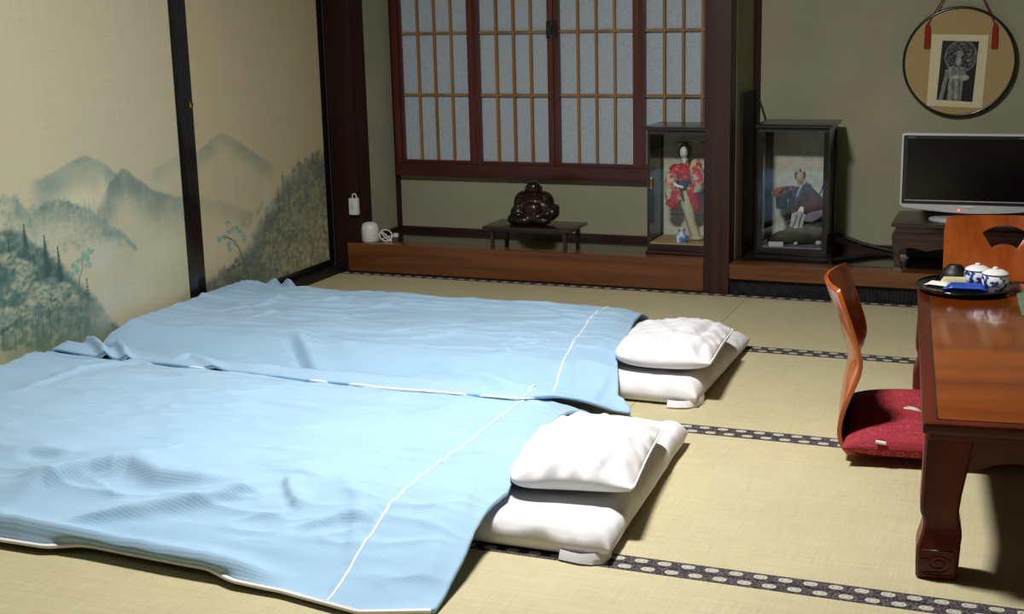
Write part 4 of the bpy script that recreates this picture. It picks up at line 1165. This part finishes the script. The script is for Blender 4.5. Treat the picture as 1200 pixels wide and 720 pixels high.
MB().box(-.020, .020, -.024, 0, -.036, .036).build('adapter_body', MAT['plastic'], ad, bevel=.004)
MB().box(-.010, .004, -.026, -.024, -.014, .014).build('adapter_face', MAT['silver'], ad)
MB().tube([(-.008, -.008, .036), (-.006, -.012, .052), (.004, -.012, .056), (.012, -.010, .046), (.012, -.008, .036)], .003, 7).build('cord_loop', MAT['plastic'], ad, smooth=True)

# ---- glass doll cases
def doll_case(x0, x1, y0, y1, z0, z1, label, frame, post=.013, plinth=.045, cornice=.016, tassel=False):
    cx, cy = (x0+x1)/2, (y0+y1)/2
    r = empty('glass_case', (cx, cy, z0), 0, label, 'display case', 'glass doll cases')
    W2, D2, Hh = (x1-x0)/2, (y1-y0)/2, z1-z0
    o = cornice
    # stepped plinth open underneath as short feet
    pl = MB().box(-W2, W2, -D2, D2, plinth*.45, plinth); pl.build('plinth', frame, r, bevel=.002)
    MB().box(-W2-.006, W2+.006, -D2-.006, D2+.006, .0, plinth*.42).build('base_step', frame, r, bevel=.003)
    MB().box(-W2, W2, -D2, D2, Hh-.030, Hh-.012).build('head_rail', frame, r, bevel=.001)
    MB().box(-W2-o, W2+o, -D2-o, D2+o, Hh-.012, Hh).build('cornice', frame, r, bevel=.003)
    for sx in (-1, 1):
        for sy in (-1, 1):
            xa, xb = sorted((sx*W2, sx*(W2-post))); ya, yb = sorted((sy*D2, sy*(D2-post)))
            MB().box(xa, xb, ya, yb, plinth, Hh-.030).build('corner_post', frame, r, bevel=.001)
    MB().box(-W2+post, W2-post, -D2+.004, D2-.006, plinth, plinth+.004).build('case_floor', MAT['casefloor'] if tassel else MAT['grey'], r)
    MB().box(-W2+post, W2-post, D2-.008, D2-.004, plinth+.004, Hh-.030).build('backdrop', MAT['caseback'], r)
    MB().box(-W2+post, W2-post, -D2+.003, -D2+.005, plinth+.004, Hh-.030).build('glass_pane', MAT['glass'], r)
    for sx in (-1, 1):
        xa, xb = sorted((sx*(W2-.003), sx*(W2-.005)))
        MB().box(xa, xb, -D2+post, D2-post, plinth+.004, Hh-.030).build('glass_pane', MAT['glass'], r)
    return r, (W2, D2, Hh)
c1, d1_ = doll_case(-1.575, -1.310, 5.235, 5.445, ZT+.0005, .642, 'dark framed glass case holding the standing red doll', MAT['dark'], .011, .048, .012, True)
c2, d2_ = doll_case(-1.135, -.862, 5.265, 5.475, ZT-.0015, .655, 'black framed glass case holding the seated samurai doll', MAT['black'], .020, .050, .010)
# ink branches painted on the silk backdrops
def ink(parent, pts, r, y): MB().tube([(a, y, b) for a, b in pts], r, 5).build('ink_branch', MAT['grey'], parent, smooth=True)
yb1 = d1_[1]-.0085
for s0 in (-.075, .03):
    for k in range(3):
        a0 = s0+.012*k
        ink(c1, [(a0, .435+.003*k), (a0+.018, .440-.004*k), (a0+.034, .436), (a0+.05, .441-.003*k)], .0022, yb1)
ink(c1, [(-.10, .330), (-.04, .326), (.03, .330), (.10, .327)], .0015, yb1)
ink(c1, [(-.10, .140), (-.03, .136), (.05, .140), (.10, .138)], .0015, yb1)
# brass tassel hung on the corner of the red doll's case
tsl = px(763, 215, 1, 5.225)
ts = empty('tassel_key', (tsl.x, 5.227, tsl.z), 0, 'small amber tassel hanging at the corner of the dark doll case', 'tassel')
MB().lathe([(.001, .017), (.004, .016), (.005, .010), (.007, -.016), (.008, -.020), (.001, -.020)], 12).build('tassel_skirt', MAT['gold'], ts, smooth=True)
MB().ball((0, 0, .020), .0045).build('tassel_knob', MAT['silver'], ts, smooth=True)

# ---- standing doll in red
zf1 = ZT+.0005+.048+.0045
dl = empty('kimono_doll', (-1.447, 5.33, zf1), math.radians(14), 'white-faced doll in a red kimono with cream sleeves inside the case', 'doll')
mb = MB()                                            # inner cream skirt trailing to the ground
mb.tube([(.000, 0, .21), (.012, -.006, .14), (.030, -.010, .07), (.048, -.012, .012)], [.026, .024, .018, .020], 14)
mb.ball((.05, -.014, .008), (.030, .022, .0085))
fuse('cream_underskirt', mb, MAT['cream'], dl, .004, 4)
mb = MB()                                            # open red skirt, two panels
mb.tube([(-.004, .004, .225), (-.030, 0, .185), (-.056, -.004, .135)], [.026, .030, .026], 12)
mb.tube([(.008, .006, .225), (.034, .004, .180), (.052, 0, .115)], [.026, .030, .020], 12)
mb.tube([(0, .012, .23), (.004, .016, .16)], [.03, .03], 12); mb.tube([(.012, -.008, .225), (.026, -.014, .185), (.040, -.014, .145)], [.020, .018, .014], 10)
fuse('red_skirt', mb, MAT['red'], dl, .004, 4)
mb = MB(); mb.tube([(0, 0, .215), (0, 0, .25), (0, -.002, .285), (0, -.002, .315)], [.026, .028, .034, .018], 14)
mb.ball((-.036, -.004, .285), (.026, .022, .026))
fuse('red_bodice', mb, MAT['red'], dl, .004, 4)
mb = MB(); mb.tube([(0, 0, .205), (0, -.001, .225), (0, -.001, .245)], [.0285, .031, .0295], 16); mb.ball((-.006, .028, .235), (.026, .014, .022))
fuse('dark_sash', mb, MAT['green'], dl, .004, 2)
mb = MB()                                            # raised long sleeve
mb.tube([(.026, 0, .300), (.052, -.010, .275), (.060, -.016, .235), (.044, -.018, .190)], [.020, .030, .032, .016], 12)
mb.ball((.045, .0, .305), (.024, .018, .026))
fuse('long_sleeve', mb, MAT['sleeve'], dl, .004, 4)
mb = MB()
mb.tube([(-.034, 0, .292), (-.054, -.010, .262), (-.058, -.016, .222), (-.062, -.016, .165)], [.018, .022, .024, .014], 12)
fuse('long_sleeve', mb, MAT['sleeve'], dl, .004, 4)
mb = MB(); mb.tube([(-.046, -.022, .236), (-.030, -.032, .226), (-.014, -.036, .222)], [.008, .007, .006], 8); mb.ball((-.010, -.037, .221), (.009, .005, .006))
fuse('hand', mb, MAT['skinw'], dl, .002, 2)
mb = MB(); mb.tube([(0, 0, .30), (0, -.003, .325), (-.001, -.004, .338)], [.022, .010, .009], 12)
mb.ball((-.003, -.007, .358), (.0165, .018, .0235)); mb.ball((-.004, -.022, .352), (.003, .004, .004))
fuse('face', mb, MAT['skinw'], dl, .002, 3)
mb = MB(); mb.ball((.004, .008, .366), (.0275, .024, .026)); mb.ball((.019, .006, .352), (.010, .014, .022)); mb.ball((-.020, .006, .356), (.006, .012, .018)); mb.ball((.002, .004, .388), (.012, .012, .010)); mb.ball((.004, .018, .342), (.016, .012, .016))
fuse('black_hair', mb, MAT['hair'], dl, .0025, 3)
for sx in (-1, 1): MB().ball((-.003+sx*.0065, -.0242, .3605), (.0028, .001, .001)).build('eye', MAT['hair'], dl)
MB().ball((-.0035, -.0240, .3455), (.0028, .0012, .0014)).build('mouth', MAT['red'], dl)
MB().tube([(-.012, -.020, .332), (.0, -.026, .310), (.014, -.020, .334)], .003, 6).build('collar', MAT['whitecloth'], dl, smooth=True)
MB().tube([(-.012, -.030, .222), (-.008, -.034, .195), (-.002, -.034, .165)], .004, 6).build('sash_cord', MAT['green'], dl, smooth=True)
vs_ = px(800, 275, 1, 5.29)
va = empty('porcelain_vase', (vs_.x, 5.275, zf1), 0, 'tiny blue and white porcelain flask at the red doll feet', 'vase')
MB().lathe([(.001, 0), (.026, 0), (.028, .004), (.029, .018), (.022, .027), (.014, .031), (.013, .052), (.014, .055), (.001, .055)], 24).build('flask_body', MAT['vase'], va, smooth=True)
MB().lathe([(.001, .055), (.0125, .055), (.013, .058), (.001, .060)], 20).build('flask_lip', MAT['paperw'], va, smooth=True)

# ---- seated samurai with a great red cup
zf2 = ZT-.0015+.050+.0045
sd = empty('samurai_doll', (-.992, 5.362, zf2), math.radians(10), 'brown-robed samurai doll holding a red sake cup inside the case', 'doll'); sd.scale = (1.10, 1.0, 1.27)
mb = MB()                                            # wide hakama, one knee raised
mb.ball((.01, -.01, .035), (.060, .05, .035)); mb.ball((.055, -.012, .042), (.052, .036, .036), ry(.25)); mb.ball((-.045, -.022, .022), (.045, .034, .022))
mb.tube([(.0, 0, .075), (.045, -.010, .072), (.085, -.012, .05)], [.028, .030, .020], 12)
fuse('trousers', mb, MAT['hakama'], sd, .004, 4)
mb = MB(); mb.ball((-.068, -.020, .018), (.024, .026, .020)); mb.ball((-.09, -.02, .012), (.014, .02, .012))
fuse('robe_hem', mb, MAT['maroon'], sd, .004, 3)
mb = MB(); mb.tube([(0, 0, .07), (.0, 0, .11), (.006, .0, .15), (.006, .0, .178)], [.036, .036, .040, .020], 14)
mb.ball((.034, .0, .150), (.026, .024, .030)); mb.ball((-.024, .002, .160), (.018, .020, .022))
mb.tube([(.040, 0, .155), (.066, -.004, .130), (.072, -.010, .108)], [.022, .024, .018], 12)
mb.tube([(.060, -.012, .120), (.030, -.034, .112), (.012, -.040, .112)], [.020, .016, .011], 10)
fuse('brown_robe', mb, MAT['maroon'], sd, .004, 4)
mb = MB(); mb.tube([(-.026, 0, .165), (-.048, -.012, .160), (-.060, -.016, .140), (-.058, -.014, .112)], [.018, .018, .022, .020], 12)
fuse('dark_sleeve', mb, MAT['hair'], sd, .004, 3)
MB().tube([(-.020, -.028, .172), (-.012, -.036, .150), (-.006, -.040, .118)], .007, 8).build('blue_lapel', MAT['navy'], sd, smooth=True)
MB().tube([(.012, -.016, .184), (.000, -.034, .168), (-.010, -.039, .140)], .0032, 6).build('white_collar', MAT['whitecloth'], sd, smooth=True)
MB().prism([(-.028, .060), (-.010, .052), (.016, .056), (.026, .098), (.000, .106), (-.022, .100)], -.050, -.040, axis=1).build('pale_apron', MAT['whitecloth'], sd, bevel=.003)
MB().prism([(.018, .076), (.050, .074), (.086, .094), (.086, .112), (.050, .106), (.024, .094)], -.052, -.040, axis=1).build('mauve_sash', MAT['mauve'], sd, bevel=.003)
MB().tube([(-.004, -.052, .098), (-.010, -.053, .076), (-.018, -.051, .058)], .0016, 5).build('apron_cord', MAT['navy'], sd)
MB().tube([(.014, -.052, .100), (.006, -.053, .078), (.002, -.051, .056)], .0016, 5).build('apron_cord', MAT['navy'], sd)
mb = MB(); mb.ball((.012, -.046, .113), (.010, .008, .009)); mb.ball((.004, -.050, .108), (.006, .005, .004)); mb.ball((.016, -.052, .106), (.004, .004, .007))
fuse('hand', mb, MAT['skinw'], sd, .0022, 2)
mb = MB(); mb.tube([(.006, -.002, .175), (.005, -.004, .190)], [.010, .010], 10); mb.ball((.004, -.006, .207), (.0155, .017, .0205)); mb.ball((.003, -.023, .204), (.003, .004, .004))
fuse('head', mb, MAT['skin'], sd, .002, 3)
mb = MB(); mb.ball((-.010, .002, .212), (.006, .013, .014)); mb.ball((.018, .002, .212), (.006, .013, .014)); mb.ball((.004, .010, .208), (.014, .010, .018)); mb.ball((.004, .004, .229), (.0035, .012, .004))
fuse('topknot_hair', mb, MAT['hair'], sd, .002, 2)
for sx in (-1, 1): MB().ball((.004+sx*.006, -.0222, .2095), (.003, .001, .001)).build('eye', MAT['hair'], sd)
MB().tube([(-.001, -.0225, .197), (.004, -.0235, .1965), (.009, -.0225, .197)], .001, 5).build('mouth', MAT['maroon'], sd)
cup = MB().lathe([(.008, -.003), (.012, -.002), (.012, .002), (.030, .009), (.037, .016), (.038, .018), (.030, .012), (.001, .006)], 28).build('sake_cup', MAT['cup'], sd, (-.056, -.030, .152), (math.radians(14), math.radians(-14), 0), smooth=True)
MB().tube([(.060, .006, .120), (.078, .012, .160), (.086, .014, .182)], .0022, 6).build('sword', MAT['black'], sd, smooth=True)
mb = MB(); mb.ball((-.006, -.050, .006), (.008, .012, .006)); mb.build('foot', MAT['whitecloth'], sd, smooth=True)
mb = MB(); mb.ball((.074, -.046, .008), (.012, .012, .008)); mb.build('foot', MAT['whitecloth'], sd, smooth=True)
MB().box(-.100, -.050, -.075, -.070, .0, .014).build('name_plate', MAT['silver'], sd)

# ================================================================== TELEVISION CORNER
st = empty('tv_stand', (-.30, 5.335, ZT-.0015), math.radians(1.5), 'dark two-tier wooden stand with scalloped apron under the television', 'stand')
MB().box(-.315, .315, -.150, .165, .166, .180).build('top_board', MAT['dark'], st, bevel=.003)
MB().box(-.300, .300, -.135, .155, .138, .166).build('upper_carcass', MAT['dark'], st)
MB().box(-.312, .312, -.160, .165, .118, .140).build('lower_board', MAT['dark'], st, bevel=.004)
pts = [(-.306, .118)]
for k in range(61):
    t = k/60; pts.append((-.306+.612*t, .078+.012*abs(math.sin(t*PI*5))+(.0 if .04 < t < .96 else -.01)))
pts.append((.306, .118))
MB().prism(pts, -.155, -.143, axis=1).build('scalloped_apron', MAT['dark'], st)
for x in (-.292, .292):
    for y in (-.138, .138):
        MB().loft([[(x-a+dx, y-a, z), (x+a+dx, y-a, z), (x+a+dx, y+a, z), (x-a+dx, y+a, z)] for z, a, dx in ((0, .017, -.006*np.sign(x)), (.012, .013, -.004*np.sign(x)), (.05, .011, 0), (.10, .017, 0), (.118, .018, 0))]).build('leg', MAT['dark'], st)
MB().box(-.28, .28, .12, .135, .005, .118).build('back_board', MAT['black'], st)

tv = empty('television', (-.335, 5.315, ZT-.0015+.1805), math.radians(2.0), 'silver framed flat television switched off on the dark stand', 'television')
TVW, TZ0, TZ1 = .262, .030, .325
def rr(x0, x1, z0, z1, rad, n=5):
    out = []
    for cx, cz, a0 in ((x1-rad, z1-rad, 0), (x0+rad, z1-rad, 90), (x0+rad, z0+rad, 180), (x1-rad, z0+rad, 270)):
        for k in range(n+1):
            a = math.radians(a0+90*k/n); out.append((cx+rad*math.cos(a), cz+rad*math.sin(a)))
    return out
def chin(x0, x1, z1, rad):
    """outline whose lower edge bows downwards"""
    out = rr(x0, x1, TZ0+.018, z1, rad); bott = []
    for k in range(17):
        t = k/16; bott.append((x0+.012+(x1-x0-.024)*t, TZ0+.016-.018*math.sin(PI*t)))
    return out[:6]+out[6:12]+[(x0, TZ0+.026)]+bott+[(x1, TZ0+.026)]
MB().prism(chin(-TVW, TVW, TZ1, .010), -.030, .020, axis=1).build('silver_frame', MAT['silver'], tv, bevel=.003)
MB().prism(rr(-TVW+.007, TVW-.007, TZ0+.031, TZ1-.008, .004), -.0325, -.030, axis=1).build('charcoal_bezel', MAT['bezel'], tv)
MB().prism(rr(-TVW+.022, TVW-.022, TZ0+.048, TZ1-.020, .001), -.0332, -.0325, axis=1).build('screen', MAT['screen'], tv)
MB().box(-TVW+.018, TVW-.018, -.0345, -.0325, TZ0+.043, TZ0+.0455).build('silver_strip', MAT['silver'], tv)
MB().box(-.032, .002, -.0345, -.030, TZ0+.021, TZ0+.0265).build('maker_badge', MAT['paperw'], tv)
MB().box(-TVW+.022, -TVW+.048, -.0335, -.0325, TZ1-.0165, TZ1-.0135).build('printed_mark', MAT['grey'], tv)
MB().box(.150, .215, -.0335, -.0325, TZ1-.0165, TZ1-.0145).build('printed_mark', MAT['grey'], tv)
MB().ball((-.048, -.0305, TZ0+.010), (.0032, .002, .0025)).build('standby_light', MAT['led'], tv, smooth=True)
MB().box(-TVW+.03, TVW-.03, .020, .050, TZ0+.04, TZ1-.03).build('back_shell', MAT['bezel'], tv, bevel=.01)
MB().loft([[(.035*math.cos(2*PI*k/20), .016*math.sin(2*PI*k/20)+.01, z) for k in range(20)] for z in (.006, TZ0+.05)]).build('neck', MAT['bezel'], tv, smooth=True)
MB().loft([[(a*.155*math.cos(2*PI*k/36), a*.088*math.sin(2*PI*k/36)-.01, z) for k in range(36)] for z, a in ((0, 1), (.005, 1.0), (.009, .93), (.0115, .6))]).build('oval_foot', MAT['silver'], tv, smooth=True)

# cables
c = empty('black_cable', (-.86, 5.53, .2), 0, 'black cable sloping down the wall from the samurai case to the television stand', 'cable')
pts = [px(a, b, 1, YB-.03) for a, b in ((976, 273), (990, 278), (1010, 285), (1028, 290), (1046, 294))]
MB().tube([p-Vector((-.86, 5.53, .2)) for p in pts], .0065, 7).build('cable_run', MAT['cable'], c, smooth=True)
MB().lathe([(.001, 0), (.009, 0), (.009, .02), (.001, .022)], 10).build('cable_plug', MAT['cable'], c, pts[0]-Vector((-.86, 5.53, .2)), smooth=True)
c = empty('power_lead', (-.75, 5.3, ZT), 0, 'pair of dark leads lying on the platform board by the television stand', 'cable')
for dy in (0, .03):
    pts = [px(a, b, 2, ZT+.006) for a, b in ((975, 306-dy*60), (1000, 303-dy*60), (1020, 300-dy*60), (1040, 299-dy*40), (1052, 300))]
    MB().tube([p-Vector((-.75, 5.3, ZT)) for p in pts], .0055, 7).build('lead', MAT['cable'], c, smooth=True)
c = empty('thin_cable', (-1.19, 5.53, .7), 0, 'thin black cable drooping from the wainscot top behind the samurai case', 'cable')
pts = [px(a, b, 1, YB-.03) for a, b in ((889, 116), (892, 124), (895, 134), (898, 144), (901, 160))]
MB().tube([p-Vector((-1.19, 5.53, .7)) for p in pts], .0035, 6).build('cable_run', MAT['cable'], c, smooth=True)
MB().ball(pts[0]-Vector((-1.19, 5.53, .7)), .005).build('cable_clip', MAT['cable'], c, smooth=True)

# ---- round picture hung on the wall
PC = Vector((-.425, YB-.024, .874)); PR = .203
pic = empty('round_picture', PC, 0, 'round black-rimmed hanging picture with a grey statue photograph above the television', 'picture')
MB().loft([[(PR*math.cos(2*PI*k/72), y, PR*math.sin(2*PI*k/72)) for k in range(72)] for y in (-.002, .010)]).build('tan_disc', MAT['tan'], pic)
MB().tube([(PR*math.cos(2*PI*k/72), .002, PR*math.sin(2*PI*k/72)) for k in range(72)], .0062, 10, True).build('black_rim', MAT['black'], pic, smooth=True)
ca = math.radians(3.5)
def onpic(x, y): 
    p = px(x, y, 1, PC.y-.003); return (p.x-PC.x, p.z-PC.z)
mq = [onpic(1092, 40), onpic(1159, 41), onpic(1151, 127), onpic(1086, 124)]
MB().prism(mq[::-1], -.0045, -.002, axis=1).build('paper_mount', MAT['matpaper'], pic)
iq = [onpic(1104.5, 47.5), onpic(1147.5, 48.5), onpic(1139.5, 119.5), onpic(1097.5, 117)]
# photograph painted as a small colour grid
nx, nz = 64, 104
U, V = np.meshgrid(np.linspace(0, 1, nx), np.linspace(0, 1, nz))      # V=0 at the bottom
img = np.full((nz, nx), 14.)
asp = 1.66
cx, cz, R = .55, .745*asp, .43
d = np.hypot((U-cx), (V*asp-cz)); an = np.arctan2(V*asp-cz, U-cx)
ring = (d < R) & (d > .10)
img = np.where(ring, 62+30*np.sin(an*9+d*22)*np.sin(d*60)+120*(vnoise(U*30, V*50)-.5), img)
img = np.where(np.abs(d-R) < .018, 105, img)
def ell(cx, cz, rx_, rz_, val, amp=30):
    global img
    dd = ((U-cx)/rx_)**2+((V*asp-cz)/rz_)**2
    img = np.where(dd < 1, val+amp*(1-dd)+26*(vnoise(U*24+cx*9, V*40)-.5), img)
ell(.52, .93*asp*.84, .10, .10, 112); ell(.50, 1.10, .085, .13, 122); ell(.52, 1.27, .09, .07, 104)
body_ = (V*asp < .95) & (np.abs(U-(.50-.03*(1-V))) < np.where(V*asp > .62, .26-.25*np.clip(V*asp-.86, 0, 1), .20-.02*V))
img = np.where(body_, 118+22*np.sin(U*38+V*5)+34*(vnoise(U*10, V*14)-.5), img)
arm = (V < .52) & (np.abs(U-(.23-.12*(.52-V)/.52)) < .055); img = np.where(arm, 116+26*(vnoise(U*20, V*30)-.5), img)
ell(.70, .66, .14, .085, 128); ell(.46, .66, .10, .06, 142); ell(.40, .80, .09, .09, 96, 10); ell(.62, .80, .09, .09, 100, 10)
top_l, top_r, bot_r, bot_l = [np.array(q) for q in iq]
XY = (bot_l[None, None]*(1-U)[..., None]+bot_r[None, None]*U[..., None])*(1-V)[..., None]+(top_l[None, None]*(1-U)[..., None]+top_r[None, None]*U[..., None])*V[..., None]
pv = np.stack([XY[..., 0].ravel(), np.full(U.size, -.0049), XY[..., 1].ravel()], 1)
me = bpy.data.meshes.new('photograph'); me.from_pydata(pv.tolist(), [], grid_faces(nz, nx).tolist())
colr = lin(np.repeat(img.reshape(-1, 1), 3, 1)*np.array([[1.0, 1.0, .96]]))
at = me.color_attributes.new('Paint', 'FLOAT_COLOR', 'POINT'); at.data.foreach_set('color', np.hstack([colr, np.ones((len(colr), 1))]).astype(np.float32).ravel())
link_mesh('photograph', me, MAT['print'], pic)
for a, b in ((1087, 42), (1166, 42)):
    x, z = onpic(a, b)
    tt = MB().loft([[(x-w_, -.010, z+zz), (x+w_, -.010, z+zz), (x+w_, -.004, z+zz), (x-w_, -.004, z+zz)] for zz, w_ in ((-.048, .0105), (-.044, .0115), (.030, .0100), (.042, .006), (.048, .003))]).build('red_tassel', MAT['tassel'], pic)
for (a, b), (e, f) in (((1088, 28), (1112, -14)), ((1166, 28), (1146, -14))):
    x0, z0 = onpic(a, b); x1, z1 = onpic(e, f)
    MB().tube([(x0, -.004, z0-.03), (x0, -.006, z0), ((x0+x1)/2, .004, (z0+z1)/2), (x1, .010, z1), (.012*(1 if x1 > 0 else -1)+.0, .016, z1+.16)], .0028, 6).build('hanging_cord', MAT['cord'], pic, smooth=True)
MB().tube([(0, .024, .40), (0, .004, .40), (0, .0, .41)], .004, 6).build('wall_hook', MAT['gold'], pic, smooth=True)
